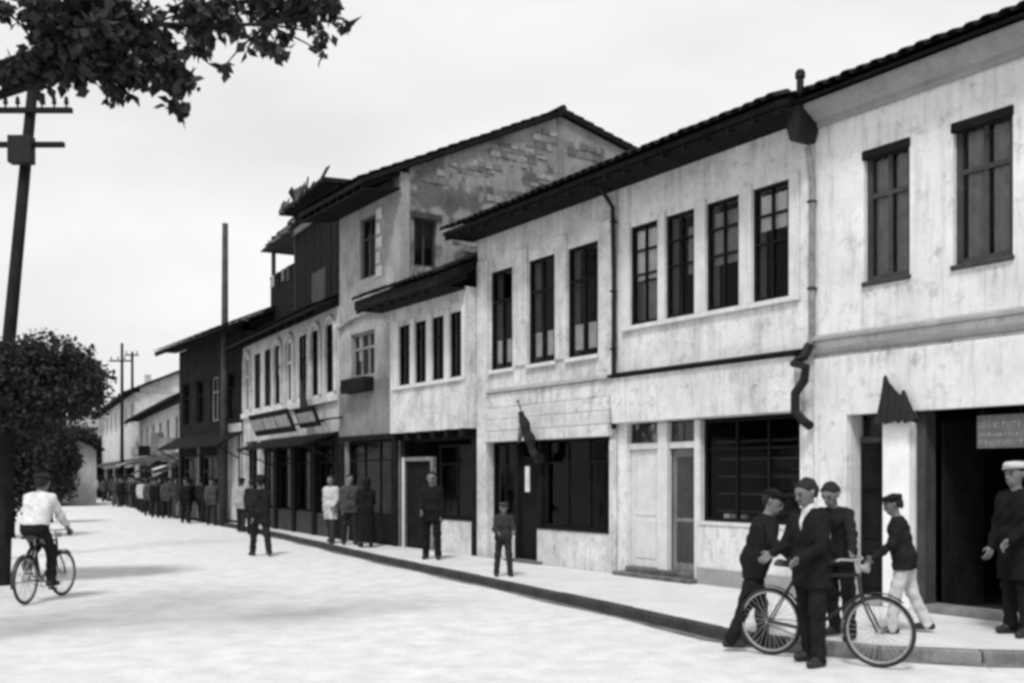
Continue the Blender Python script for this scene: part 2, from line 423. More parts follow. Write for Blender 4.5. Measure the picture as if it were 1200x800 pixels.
def body(house, u0, u1, z1, depth, m, mi=M_INT, y0=.28, floor_z=None, lefts=True, rights=True, t=.22):
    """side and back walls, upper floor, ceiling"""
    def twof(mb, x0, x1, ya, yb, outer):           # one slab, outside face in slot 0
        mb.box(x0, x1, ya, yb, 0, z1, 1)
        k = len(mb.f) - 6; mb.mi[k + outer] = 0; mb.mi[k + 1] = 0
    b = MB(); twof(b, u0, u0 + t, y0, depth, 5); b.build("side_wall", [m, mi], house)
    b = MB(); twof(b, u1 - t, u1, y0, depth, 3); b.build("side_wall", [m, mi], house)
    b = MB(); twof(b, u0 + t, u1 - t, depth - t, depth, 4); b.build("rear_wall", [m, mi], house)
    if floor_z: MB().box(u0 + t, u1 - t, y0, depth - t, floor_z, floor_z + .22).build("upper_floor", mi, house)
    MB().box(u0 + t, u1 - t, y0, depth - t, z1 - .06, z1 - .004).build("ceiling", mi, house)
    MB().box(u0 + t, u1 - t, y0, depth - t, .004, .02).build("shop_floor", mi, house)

def shelves(house, u0, u1, y, z0, z1, n, seed):
    """dark shelving at the back of a shop, goods on it"""
    rr = random.Random(seed); s_ = MB()
    for k in range(n):
        z = z0 + (z1 - z0) * k / n; s_.box(u0, u1, y, y + .35, z, z + .035)
    s_.box(u0 - .03, u0, y, y + .35, .02, z1); s_.box(u1, u1 + .03, y, y + .35, .02, z1)
    so_ = s_.build("shop_shelf", M_WOODM, house)
    gm = [mat("shop_goods_dark", .06, var=.4), mat("shop_goods_grey", .16, var=.4), mat("shop_goods_pale", .4, var=.3)]
    for k in range(n):
        z = z0 + (z1 - z0) * k / n + .035; u = u0 + .05
        while u < u1 - .35:
            w_ = rr.uniform(.12, .3); h = rr.uniform(.1, min(.3, (z1 - z0) / n - .06))
            if rr.random() < .75: MB().box(u, u + w_, y + .05, y + .28, z, z + h).build("shelf_box", rr.choice(gm[:2] * 3 + gm[2:]), so_)
            u += w_ + rr.uniform(.02, .12)

def board_run(house, name, u0, u1, z0, z1, y, t, n, m, horizontal=True, gap=.006, parent_name=None):
    p = parent_name
    for k in range(n):
        if horizontal:
            a = z0 + (z1 - z0) * k / n; b = z0 + (z1 - z0) * (k + 1) / n - gap
            MB().box(u0, u1, y + rng.uniform(0, .006), y + t, a, b).build(name, m, house)
        else:
            a = u0 + (u1 - u0) * k / n; b = u0 + (u1 - u0) * (k + 1) / n - gap
            MB().box(a, b, y + rng.uniform(0, .006), y + t, z0, z1).build(name, m, house)

# ------------------------------------------------------------------ near row, house with tall cornice (right end)
def Z(v): return v - PZ
PL_A = mat("white_plaster_a", 0.68, var=0.16, scale=1.2, streak=0.34, seed=3, drips=[(u0 - 8.86, u1 - 8.86, 4.26 - .12, .62) for u0, u1 in ((9.67, 10.36), (10.96, 11.72), (12.35, 13.1))] + [(0, 7.3, 3.47 - .12, .3)])
PL_B = mat("white_plaster_b", 0.66, var=0.2, scale=1.6, streak=0.38, blotch=.16, dark=.4, seed=9, drips=[(0.1, 4.1, 4.27 - .12, .45), (0, 4.2, 3.48 - .12, .35), (0, 4.2, 6.76 - .12, .5)])
PL_C = mat("white_plaster_c", 0.6, var=0.27, scale=1.9, streak=0.42, blotch=.3, dark=.45, seed=14, drips=[(.5, 1.35, 3.9 - .12, .6), (1.9, 2.8, 3.9 - .12, .6), (3.15, 4.1, 3.9 - .12, .6), (.4, 4.5, 2.9 - .12, .3), (0, 4.5, 6.76 - .12, .6)])
PL_D = mat("white_plaster_d", 0.58, var=0.25, scale=2.0, streak=0.42, blotch=.35, dark=.4, seed=21)
PL_E = mat("crumbling_plaster", .25, var=.3, scale=1.5, streak=.35, blotch=.8, seed=31, bump=.5, bscale=9)
PL_EF = mat("grey_plaster", .3, var=.28, scale=2.0, streak=.35, seed=37)
PL_EL = mat("dull_grey_plaster", .2, var=.3, scale=2.0, streak=.3, seed=38)
PL_TRIM = mat("grey_cornice_plaster", .3, var=.2, scale=3, streak=.2, seed=5)

uA, uA1 = 8.86, 16.2
hA = thing("corner_shop_house", "white plastered two storey house with wide dark windows and grey coved cornice", "house", local(N, uA), N.rz)
LA = uA1 - uA
a_ = lambda u: u - uA
wins = [(9.67, 10.36), (10.96, 11.72), (12.35, 13.1), (13.75, 14.5)]
zA = Z(6.86)
holes = [(a_(u0), a_(u1), Z(4.36), Z(6.06)) for u0, u1 in wins] + [(a_(9.45), a_(9.98), 0.0, Z(2.67)), (a_(10.43), a_(14.6), 0.0, Z(2.67))]
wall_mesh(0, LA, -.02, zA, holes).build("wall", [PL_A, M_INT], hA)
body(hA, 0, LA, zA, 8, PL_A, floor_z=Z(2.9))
for i, (u0, u1) in enumerate(wins):
    wo = window(hA, a_(u0) + .003, a_(u1) - .003, Z(4.36) + .003, Z(6.06) - .003, .07, cols=2, rows=(.32,), fr=.075, bar=.06, m=M_WOODM,
                curtain=[(.12, .44, .05, .95, M_CURTG), (.56, .9, .05, .95, M_CURTG)])
    MB().box(a_(u0) - .02, a_(u1) + .01, -.03, .065, Z(5.97), Z(6.09)).build("shutter_box", M_WOODD, wo, bevel=.01)
    MB().box(a_(u0) - .02, a_(u1) + .02, -.04, .065, Z(4.3), Z(4.36)).build("sill", M_WOODM, wo, bevel=.01)
# string course: two mouldings
MB().prism([(-.003, Z(3.66)), (-.1, Z(3.66)), (-.1, Z(3.7)), (-.05, Z(3.74)), (-.003, Z(3.74))][::-1], 'x', .02, LA).build("string_course", PL_TRIM, hA)
MB().prism([(-.003, Z(3.47)), (-.07, Z(3.48)), (-.09, Z(3.53)), (-.003, Z(3.56))][::-1], 'x', .02, LA).build("string_course", PL_TRIM, hA)
# coved cornice
prof = [(-.003, Z(6.6)), (-.06, Z(6.6)), (-.06, Z(6.66)), (-.12, Z(6.68)), (-.2, Z(6.74)), (-.3, Z(6.8)), (-.33, Z(6.8)), (-.33, Z(6.87)), (-.003, Z(6.87))]
MB().prism(prof[::-1], 'x', .02, LA).build("cornice", PL_TRIM, hA)
roof(hA, -.05, LA + .3, -.42, Z(6.875), 4, R(20), yb=8.4, wall_y=0, th=.045)
# fascia over the shop
MB().box(a_(9.43), LA - .02, -.06, -.003, Z(2.62), Z(3.42)).build("fascia", PL_A, hA, bevel=.01)
# pilasters, jambs, door
MB().box(.02, a_(9.43), -.05, -.003, 0, Z(3.42)).build("pilaster", PL_A, hA, bevel=.01)
MB().box(a_(10.0), a_(10.39), -.07, -.003, 0, Z(2.61)).build("pilaster", mat("white_limewash", .8, var=.12, scale=4), hA, bevel=.015)
MB().box(a_(10.431), a_(10.55), .04, .26, 0.0, Z(2.66)).build("door_jamb", M_WOODM, hA)
dA = MB().box(a_(9.47), a_(9.97), .2, .25, .1, Z(2.25)).build("door", M_WOODD, hA)
for k in range(3): MB().box(a_(9.52), a_(9.92), .185, .199, .2 + k * .65, .72 + k * .65).build("door_panel", M_WOODD, dA, bevel=.008)
MB().box(a_(9.47), a_(9.97), .19, .26, Z(2.25), Z(2.33)).build("door_head", M_WOODM, hA)
MB().box(a_(9.5), a_(9.95), .21, .23, Z(2.34), Z(2.65)).build("fanlight", M_GLASS, hA)
MB().box(a_(9.46), a_(9.97), -.12, .18, 0, .1).build("door_step", PL_TRIM, hA, bevel=.01)
MB().box(a_(10.57), a_(14.6), -.1, .27, 0, .09).build("threshold", M_WOODG, hA, bevel=.01)
for k in range(9):          # folded shutter leaves at the far side of the opening
    u = a_(11.5) + k * .36
    if k in (2, 3, 4): continue
shelves(hA, a_(10.6), a_(14.2), 3.6, .3, 2.2, 5, 5)
MB().box(a_(11.3), a_(14), 1.6, 2.1, .02, .95).build("shop_counter", M_WOODD, hA)
# dark shop boards standing in the opening
for k in range(4): MB().box(a_(10.6) + .01, a_(10.6) + .05, .3 + k * .22, .5 + k * .22, .03, Z(2.5)).build("folded_shutter", M_WOODD, hA)
# hanging sign board
sgn = thing("hanging_sign", "grey hanging sign board with faint lettering in dark shop opening", "sign", N.world(N.u(1145, .05), .05, N.z(1145, 525, .05)), N.rz)
sw, sh = N.u(1202, .05) - N.u(1145, .05), N.z(1145, 487, .05) - N.z(1145, 525, .05)
M_SIGN = mat("faded_sign_paint", .13, var=.35, scale=8); M_LET = mat("faded_letter_paint", .24, var=.4, scale=12)
MB().box(0, sw, 0, .03, 0, sh).build("board", M_SIGN, sgn)
lt = random.Random(4)
for row, (zb, hh) in enumerate(((sh * .62, sh * .2), (sh * .36, sh * .11), (sh * .1, sh * .14))):
    u = .03; L_ = MB()
    while u < sw - .05:
        w_ = lt.uniform(.018, .04)
        for s_ in range(lt.choice((1, 2, 2))):
            x = u + s_ * w_ * .6; L_.box(x, x + .009, -.004, .001, zb, zb + hh * lt.uniform(.75, 1))
        if lt.random() < .7: L_.box(u, u + w_, -.0045, .001, zb + hh * lt.choice((0, .45, .85)), zb + hh * lt.choice((0, .45, .85)) + .009)
        u += w_ + lt.uniform(.012, .03)
    stuff(L_.build("lettering", M_LET, sgn))
for u in (.06, sw - .06): MB().tube([(u, .015, sh), (u, .015, Z(2.67) + PZ - N.z(1145, 525, .05) + .02)], .006, 6).build("hanger", M_METAL, sgn)

# black folded cloth over the pilaster
aw = thing("folded_awning", "black folded cloth awning bunched in two points above white pilaster", "awning", N.world(N.u(1050, -.2), -.2, N.z(1050, 493, -.2)), N.rz)
u0_, u1_ = N.u(1024, -.2) - N.u(1050, -.2), N.u(1069, -.2) - N.u(1050, -.2)
hz = lambda y: N.z(1050, y, -.2) - N.z(1050, 493, -.2)
prof = [(u0_, 0), (u1_ + .02, -.0), (u1_, .03), (u1_ - .1, hz(468)), (u1_ - .17, hz(456)), (u1_ - .22, hz(463)), (u0_ + .19, hz(448)), (u0_ + .13, hz(437)), (u0_ + .1, hz(440)), (u0_ + .06, hz(462)), (u0_ + .01, .1)]
cl = MB(); nP = 40; cl.smooth = True
import itertools
def lerp_prof(u):
    top = [(p[0], p[1]) for p in prof[2:]][::-1]
    top = sorted(top)
    for (x0, z0), (x1, z1) in zip(top[:-1], top[1:]):
        if x0 <= u <= x1: return z0 + (z1 - z0) * (u - x0) / max(1e-6, x1 - x0)
    return .02
rows_ = 10; W = u1_ - u0_
for sgn_, yb_ in ((1, 0), (-1, .13)):
    base = len(cl.v)
    for i in range(nP + 1):
        u = u0_ + W * i / nP; h = lerp_prof(u)
        for j in range(rows_ + 1):
            t = j / rows_; y = yb_ + sgn_ * (-.016 * math.sin(i * .9) * (1 - t * .7) + .055 * t)
            cl.v.append((u, y, -.03 * (1 - t) * math.sin(i * .3) ** 2 + h * t))
    for i in range(nP):
        for j in range(rows_):
            q = base + i * (rows_ + 1) + j; cl.f.append((q, q + rows_ + 1, q + rows_ + 2, q + 1)); cl.mi.append(0)
cl.build("cloth", mat("black_cloth", .02, var=.3), aw)
MB().tube([(u0_ - .03, .065, .03), (u1_ + .05, .065, .03)], .02, 8).build("rail", M_METAL, aw)
for u in (u0_ + .03, u1_ - .03): MB().tube([(u, .07, .04), (u, .195, .16)], .012, 6).build("bracket", M_METAL, aw)

# ------------------------------------------------------------------ house with four windows in a row
uB, uB1 = 4.60, 8.84
hB = thing("four_window_house", "white house with four tall windows in a row above wide fascia box", "house", local(N, uB), N.rz)
b_ = lambda u: u - uB; LB = uB1 - uB
wB = [(4.95, 5.64), (5.83, 6.5), (6.76, 7.45), (7.72, 8.41)]; zB = Z(6.8)
holes = [(b_(p), b_(q), Z(4.37), Z(6.04)) for p, q in wB] + [(b_(4.84), b_(8.6), 0.0, Z(2.72))]
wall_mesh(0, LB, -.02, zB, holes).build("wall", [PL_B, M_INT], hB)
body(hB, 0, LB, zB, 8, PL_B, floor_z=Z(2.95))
cur = [[(.08, .95, .45, .95, M_CURT), (.3, .95, .04, .42, M_CURTG)], [(.6, .95, .4, .85, M_CURTG)], [(.1, .92, .42, .9, M_CURTG)], [(.1, .92, .62, .93, M_CURT)]]
for k, (p, q) in enumerate(wB):
    window(hB, b_(p) + .003, b_(q) - .003, Z(4.37) + .003, Z(6.04) - .003, .015, cols=2, rows=(.24, .5), fr=.045, bar=.03, m=M_WOODD, curtain=cur[k])
# raised posts between the windows and sill rail
for p, q in ((4.78, 4.94), (5.65, 5.82), (6.51, 6.75), (7.46, 7.71), (8.42, 8.6)):
    MB().box(b_(p), b_(q), -.035, -.003, Z(4.36), Z(6.12)).build("window_post", M_WOODW, hB, bevel=.008)
MB().box(b_(4.76), b_(8.62), -.06, -.003, Z(4.28), Z(4.355)).build("sill_rail", M_WOODW, hB, bevel=.008)
# fascia box with dark capping
MB().prism([(-.003, Z(2.7)), (-.16, Z(2.72)), (-.2, Z(3.48)), (-.003, Z(3.48))], 'x', .03, b_(8.66)).build("fascia", PL_B, hB)
MB().prism([(-.003, Z(3.49)), (-.25, Z(3.5)), (-.25, Z(3.54)), (-.003, Z(3.6))], 'x', .0, b_(8.72)).build("fascia_capping", M_WOODD, hB)
roof(hB, -.03, LB + .01, -.72, Z(6.79), 4, R(21), yb=8.4, rafters=.45)
MB().box(-.02, LB, -.68, -.01, Z(6.76), Z(6.785)).build("soffit", M_WOODD, hB)
# shop front: pale door, post, dark door, post, display window on a riser
MB().box(b_(5.61), b_(5.84), .0, .12, 0, Z(2.69)).build("shop_post", M_WOODW, hB, bevel=.01)
MB().box(b_(6.47), b_(6.6), .0, .12, 0, Z(2.69)).build("shop_post", M_WOODW, hB, bevel=.01)
MB().box(b_(4.845), b_(5.605), .05, .12, Z(2.26), Z(2.36)).build("door_head", M_WOODW, hB)
MB().box(b_(5.845), b_(6.465), .05, .12, Z(2.26), Z(2.36)).build("door_head", M_WOODW, hB)
for k, (p, q) in enumerate(((4.86, 5.6), (5.86, 6.46))):
    MB().box(b_(p), b_(q), .09, .1, Z(2.37), Z(2.68)).build("fanlight", M_GLASS, hB)
d1 = MB().box(b_(4.85), b_(5.6), .1, .15, .16, Z(2.25)).build("door", M_WOODW, hB); d1["label"] = "pale painted shop door"
for z0, z1 in ((.3, .95), (1.02, 2.0)): MB().box(b_(4.97), b_(5.48), .088, .099, z0, z1).build("door_panel", M_WOODW, d1, bevel=.006)
d2 = MB().box(b_(5.85), b_(6.46), .13, .18, .16, Z(2.25)).build("door", M_WOODG, hB); d2["label"] = "dark timber shop door"
for z0, z1 in ((.3, .95), (1.02, 2.0)): MB().box(b_(5.95), b_(6.36), .118, .129, z0, z1).build("door_panel", M_WOODM, d2, bevel=.006)
MB().tube([(b_(6.4), .12, 1.05), (b_(6.4), .09, 1.05), (b_(6.33), .09, 1.05)], .012, 6).build("handle", M_METAL, d2)
MB().box(b_(4.7), b_(6.6), -.22, .3, 0, .07).build("door_step", mat("worn_step_stone", .12, var=.5, scale=5), hB, bevel=.015)
MB().box(b_(4.84), b_(6.47), -.05, .3, .07, .155).build("door_step", MATS["worn_step_stone"], hB, bevel=.015)
MB().box(b_(6.6), b_(8.6), -.03, .2, 0.0, Z(1.05)).build("stall_riser", PL_B, hB, bevel=.01)
MB().box(b_(6.58), b_(8.6), -.045, -.031, 0.0, .26).build("plinth", PL_TRIM, hB)
MB().box(b_(6.6), b_(8.6), -.05, .25, Z(1.05), Z(1.1)).build("display_sill", M_WOODW, hB)
wo = window(hB, b_(6.605), b_(8.595), Z(1.105), Z(2.69), .1, cols=3, rows=(.28,), fr=.05, bar=.03, m=M_WOODD)
for k in range(5): MB().box(b_(6.7), b_(8.5), .3, .55, Z(1.25) + k * .27, Z(1.275) + k * .27).build("display_shelf", M_WOODM, hB)
shelves(hB, b_(5.0), b_(8.4), 3.4, .3, 2.2, 5, 8)
for (u, zz, m_) in ((6.95, 1.1, M_CURT), (7.1, 1.1, M_CURTG), (7.3, 1.1, M_CURTG)):
    MB().box(b_(u), b_(u) + .12, .18, .25, Z(zz) + .002, Z(zz) + .12).build("display_box", m_, hB)

# downpipe between the two white houses
dp = thing("downpipe", "rusty dark downpipe with crooked elbow between two white houses", "pipe", N.world(8.84, -.12, PZ), N.rz)
MB().prism([(-.06, Z(6.4)), (.06, Z(6.4)), (.11, Z(6.55)), (.11, Z(6.85)), (-.11, Z(6.85)), (-.11, Z(6.55))], 'y', -.3, .08).build("hopper", M_METAL, dp)
MB().tube([(0, 0, Z(6.35)), (.03, .06, Z(5.9)), (.02, .06, Z(4.2)), (.02, .06, Z(3.75)), (.0, .03, Z(3.6))], .045, 8).build("pipe", mat("rusted_pipe", .22, var=.4, scale=6), dp)
MB().tube([(.0, .03, Z(3.62)), (-.02, -.06, Z(3.45)), (-.1, -.16, Z(3.36)), (.1, -.16, Z(3.3)), (.02, -.1, Z(3.12)), (-.1, -.14, Z(2.95)), (-.12, -.12, Z(2.7)), (.0, -.08, Z(2.56)), (-.0, .05, Z(2.5))], .065, 8).build("elbow", M_METAL, dp)
for zz in (5.6, 4.4): MB().tube([(.02 + .06 * math.cos(t), .06 + .06 * math.sin(t), Z(zz)) for t in np.linspace(0, 2 * math.pi, 10)[:-1]], .014, 6, closed=True).build("collar", M_METAL, dp)
# flue at the eaves
fl = thing("roof_flue", "short dark sheet metal flue standing at the eaves between two roofs", "flue", N.world(8.86, -.3, 6.95), N.rz)
MB().lathe([(0.0, -.25), (.05, -.25), (.05, .3), (.07, .31), (.07, .38), (.045, .42), (0, .43)], 12).build("pipe", M_METAL, fl)

# ------------------------------------------------------------------ house with three windows
uC, uC1 = 0.0, 4.58
hC = thing("three_window_house", "stained white house with three tall windows and pale boarded shop fascia", "house", local(N, uC), N.rz)
LC = uC1 - uC; wC = [(.53, 1.31), (1.9, 2.74), (3.17, 4.05)]; zC = Z(6.8)
holes = [(p, q, Z(3.98), Z(6.0)) for p, q in wC] + [(.45, 4.38, 0.0, Z(2.53))]
wall_mesh(0, LC, -.02, zC, holes).build("wall", [PL_C, M_INT], hC)
body(hC, 0, LC, zC, 8, PL_C, floor_z=Z(2.8))
for p, q in wC:
    window(hC, p + .003, q - .003, Z(3.98) + .003, Z(6.0) - .003, .015, cols=2, rows=(.3,), fr=.05, bar=.05, m=M_WOODD,
           curtain=[(.1, .44, .07, .3, M_CURT), (.56, .93, .07, .3, M_CURT)])
    MB().box(p - .06, q + .06, -.06, .012, Z(3.9), Z(3.975)).build("sill", M_WOODW, hC, bevel=.008)
for p, q in ((.02, .42), (1.4, 1.86), (2.8, 3.14), (4.12, 4.56)):
    MB().box(p, q, -.04, -.003, Z(3.98) if p > .1 and p < 4 else 0 if p < .1 else Z(2.55), Z(6.3)).build("pilaster", PL_C, hC, bevel=.01)
MB().box(4.4, 4.57, -.04, -.003, 0, Z(2.45)).build("pilaster", PL_C, hC, bevel=.01)
# boarded fascia
for k, (z0, z1, y) in enumerate(((3.2, 3.5, -.05), (2.96, 3.19, -.09), (2.72, 2.95, -.12), (2.5, 2.71, -.15))):
    MB().box(.44, 4.5, y, -.003, Z(z0), Z(z1)).build("fascia_board", PL_C, hC, bevel=.012)
MB().prism([(-.003, Z(3.6)), (-.1, Z(3.52)), (-.1, Z(3.505)), (-.003, Z(3.505))], 'x', .42, 4.52).build("fascia_capping", PL_TRIM, hC)
roof(hC, -.22, LC - .002, -.72, Z(6.79), 4, R(21), yb=8.4, rafters=.45)
MB().box(-.2, LC - .03, -.68, -.01, Z(6.76), Z(6.785)).build("soffit", M_WOODD, hC)
# shop front
MB().box(2.2, 4.38, -.03, .2, 0, Z(.8)).build("stall_riser", PL_C, hC, bevel=.01)
MB().box(2.2, 4.38, -.05, .25, Z(.8), Z(.84)).build("display_sill", M_WOODD, hC)
window(hC, 2.3, 4.375, Z(.845), Z(2.5), .1, cols=3, rows=(.25,), fr=.05, bar=.03, m=M_WOODD)
MB().box(2.19, 2.29, .0, .2, Z(.845), Z(2.5)).build("shop_post", M_WOODD, hC)
MB().box(1.36, 1.46, .02, .2, 0, Z(2.5)).build("shop_post", M_WOODD, hC)
d1 = MB().box(1.47, 2.18, .12, .17, .06, Z(2.2)).build("door", M_WOODD, hC)
MB().box(1.6, 1.75, .11, .119, Z(1.5), Z(2.0)).build("notice", M_CURT, d1)
MB().box(.46, 1.35, .02, .2, 0, Z(.62)).build("stall_riser", PL_C, hC, bevel=.01)
window(hC, .46, 1.35, Z(.63), Z(2.5), .1, cols=2, rows=(.25,), fr=.05, bar=.03, m=M_WOODD)
MB().box(1.2, 2.4, -.15, .1, 0, .05).build("door_step", MATS["worn_step_stone"], hC, bevel=.01)
shelves(hC, .6, 4.1, 3.2, .3, 2.1, 5, 12)
# drain pipe between three- and four-window houses
dq = thing("downpipe", "thin dark downpipe at the seam beside the three window house", "pipe", N.world(4.59, -.09, PZ), N.rz)
MB().tube([(0, -.3, Z(6.75)), (0, -.02, Z(6.45)), (.01, 0, Z(5.2)), (0, 0, Z(3.0)), (.0, 0, Z(2.62))], .04, 8).build("pipe", M_METAL, dq)
for zz in (6.2, 5.0, 4.0): MB().tube([(.055 * math.cos(t), .055 * math.sin(t), Z(zz)) for t in np.linspace(0, 2 * math.pi, 10)[:-1]], .018, 6, closed=True).build("collar", M_METAL, dq)
# furled flag on a slanted staff
pf = N.world(N.u(628, -.16), -.16, N.z(628, 535, -.16))
fg = thing("furled_flag", "dark furled flag on a slanted staff against pale boarded shop fascia", "flag", pf, N.rz)
ut, zt_ = N.u(607, -.45) - N.u(628, -.16), N.z(607, 470, -.45) - pf.z
MB().tube([(0, .02, -.05), (ut, -.29, zt_)], [.016, .011], 8).build("staff", M_METAL, fg)
ball = MB(); ball.lathe([(0, -.03), (.025, -.015), (.025, .015), (0, .03)], 8, (ut, -.29, zt_)); ball.build("finial", M_METAL, fg)
fc = MB(); fc.smooth = True
fc.tube([(ut * t + .012 * math.sin(t * 23), -.29 * t, zt_ * t - .05 + .01 * math.cos(t * 17)) for t in np.linspace(.02, .86, 16)], [.055 + .045 * math.sin(q * 3.0) + .015 * math.sin(q * 19) for q in np.linspace(0, 1, 16)], 10)
fc.build("cloth", MATS["black_cloth"], fg)
hc = MB(); hc.smooth = True
hc.tube([(ut * .72, -.2, zt_ * .7), (ut * .74 - .05, -.2, zt_ * .52), (ut * .76 - .12, -.2, zt_ * .34), (ut * .78 - .15, -.2, zt_ * .26)], [.03, .06, .05, .012], 8); hc.build("cloth_fold", cloth_grey, fg)
MB().box(-.05, .05, .0, .16, -.12, .06).build("wall_plate", M_METAL, fg)

# ------------------------------------------------------------------ low house with the jutting upper floor
uD, uD1 = -3.52, -.03
hD = thing("jettied_house", "low white house with upper floor jutting over dark shop and sagging eaves", "house", local(N, uD), N.rz)
d_ = lambda u: u - uD; LD = uD1 - uD; J = -.27; zD = Z(5.78)
wD = [(-3.04, -2.5), (-2.25, -1.73), (-1.46, -.94), (-.68, -.2)]
holes = [(d_(p), d_(q), Z(3.92), Z(5.3)) for p, q in wD]
wall_mesh(0, LD, Z(2.82), zD, holes, t=.2, y0=J).build("wall", [PL_D, M_INT], hD)
MB().box(LD - .2, LD, J + .2, .28, Z(2.82), zD).build("side_wall", PL_D, hD)
MB().box(0, .2, J + .2, .28, Z(2.82), zD).build("side_wall", PL_D, hD)
MB().box(.2, LD - .2, J + .2, .1, Z(2.82), Z(2.9)).build("jetty_floor", M_WOODD, hD)
for k in range(6): MB().box(.05 + k * .62, .19 + k * .62, J + .02, .0, Z(2.66), Z(2.818)).build("jetty_beam", M_WOODD, hD)
body(hD, 0, LD, zD, 7, PL_D, floor_z=Z(2.62))
for p, q in wD:
    window(hD, d_(p) + .003, d_(q) - .003, Z(3.92) + .003, Z(5.3) - .003, J + .012, cols=2, rows=(.3,), fr=.04, bar=.03, m=M_WOODD)
for p, q in ((-3.3, -3.06), (-2.48, -2.27), (-1.71, -1.48), (-.92, -.7), (-.18, -.05)):
    MB().box(d_(p), d_(q), J - .03, J - .003, Z(3.9), Z(5.4)).build("window_post", M_WOODW, hD)
MB().box(d_(-3.4), d_(-.04), J - .05, J - .003, Z(3.83), Z(3.895)).build("sill_rail", M_WOODW, hD)
roof(hD, -.42, LD + .02, -1.0, Z(5.72), 3.4, R(24), yb=7.4, rafters=.5, wall_y=J, th=.22, gm=PL_D, gu=(0, LD))
MB().prism([(-.98, Z(5.7)), (J - .01, Z(5.7) + .02), (J - .01, Z(5.7) + .05), (-.98, Z(5.7) + .03)], 'x', -.38, LD).build('soffit', M_WOODD, hD)
# ground floor front
holes = [(.25, 1.0, 0.0, Z(2.4)), (1.25, 3.25, Z(.85), Z(2.45))]
MB().box(0, .22, 0, .28, 0, Z(2.65)).build("shop_post", M_WOODD, hD)
MB().box(LD - .24, LD, 0, .28, 0, Z(2.65)).build("shop_post", M_WOODD, hD)
fw, fx = d_(-3.4), d_(-2.25)
MB().box(fw, fw + .1, -.02, .1, 0, Z(2.25)).build("door_post", M_WOODW, hD)
MB().box(fw + .1, fx + .2, -.02, .08, Z(2.16), Z(2.25)).build("door_head", M_WOODG, hD)
MB().box(fx + .2, fx + .3, .0, .1, 0, Z(2.25)).build("door_post", M_WOODG, hD)
dd = MB().box(fw + .11, fx + .19, .06, .11, .03, Z(2.15)).build("door", M_WOODD, hD)
MB().box(fx + .45, LD - .25, .0, .22, 0, Z(.85)).build("stall_riser", PL_D, hD, bevel=.01)
MB().box(fx + .45, LD - .25, -.02, .24, Z(.85), Z(.89)).build("display_sill", M_WOODD, hD)
window(hD, fx + .45, LD - .25, Z(.895), Z(2.5), .1, cols=2, rows=(.25,), fr=.05, bar=.03, m=M_WOODD)
shelves(hD, .4, LD - .4, 3, .3, 2.1, 4, 15)

# ------------------------------------------------------------------ tall house with the crumbling gable
uE, uE1 = -7.02, -3.56
hE = thing("gabled_house", "three storey house with crumbling plaster gable wall rising over lower roofs", "house", local(N, uE), N.rz)
e_ = lambda u: u - uE; LE = uE1 - uE; zE = Z(9.1)
zr, yr, y2, z2 = Z(11.35), 4.8, 9.8, Z(10.2)
holes = [(e_(-5.74), e_(-4.85), Z(6.84), Z(8.39)), (e_(-6.3), e_(-4.9), Z(4.35), Z(5.5)), (.35, LE - .35, 0.0, Z(2.75))]
wm = wall_mesh(0, LE, -.02, zE, holes); wm.build("wall", [PL_EF, M_INT], hE)
MB().box(0, LE, -.02, -.003, Z(2.85), Z(4.2)).build("apron_wall", PL_EL, hE)
# gable wall towards us, with a window opening
def gable(x, name, flip):
    m = MB(); hy0, hy1, hz0, hz1 = .15, 1.05, Z(6.9), Z(8.05)
    t = .28; ys = [.0 if not flip else .0]
    top = lambda y: zE + (zr - zE) * y / yr if y <= yr else zr + (z2 - zr) * (y - yr) / (y2 - yr)
    cols_ = [.285, .4, 1.05, 2.5, yr, 7.4, y2] if not flip else [.285, yr, y2]
    for a, b in zip(cols_[:-1], cols_[1:]):
        segs = [(0, None)]
        if not flip and a >= .39 and b <= 1.06: segs = [(0, hz0), (hz1, None)]
        for z0, z1 in segs:
            za, zb = (z1, z1) if z1 is not None else (top(a), top(b))
            p = [(x, a, z0), (x + t, a, z0), (x + t, b, z0), (x, b, z0), (x, a, za), (x + t, a, za), (x + t, b, zb), (x, b, zb)]
            m.hexa(p)
    return m.build(name, PL_E if not flip else PL_EF, hE)
gwall = gable(LE - .28, "gable_wall", False); gable(0, "side_wall", True)
ms = random.Random(33); M_ST = [mat("rubble_stone_%d" % k, v, var=.4, scale=6, bump=.6, bscale=14) for k, v in enumerate((.12, .17, .22, .27))]
topz = lambda y: zE + (zr - zE) * y / yr if y <= yr else zr + (z2 - zr) * (y - yr) / (y2 - yr)
patch = [(.9, 9.05, .5, .22), (2.0, 9.5, .8, .25), (3.4, 10.1, .9, .4), (4.3, 10.6, .6, .35), (5.6, 10.5, .7, .22), (3.0, 8.9, .8, .2), (2.0, 7.6, .5, .3), (4.4, 9.4, .5, .2)]
zrow = Z(6.6); kk = 0
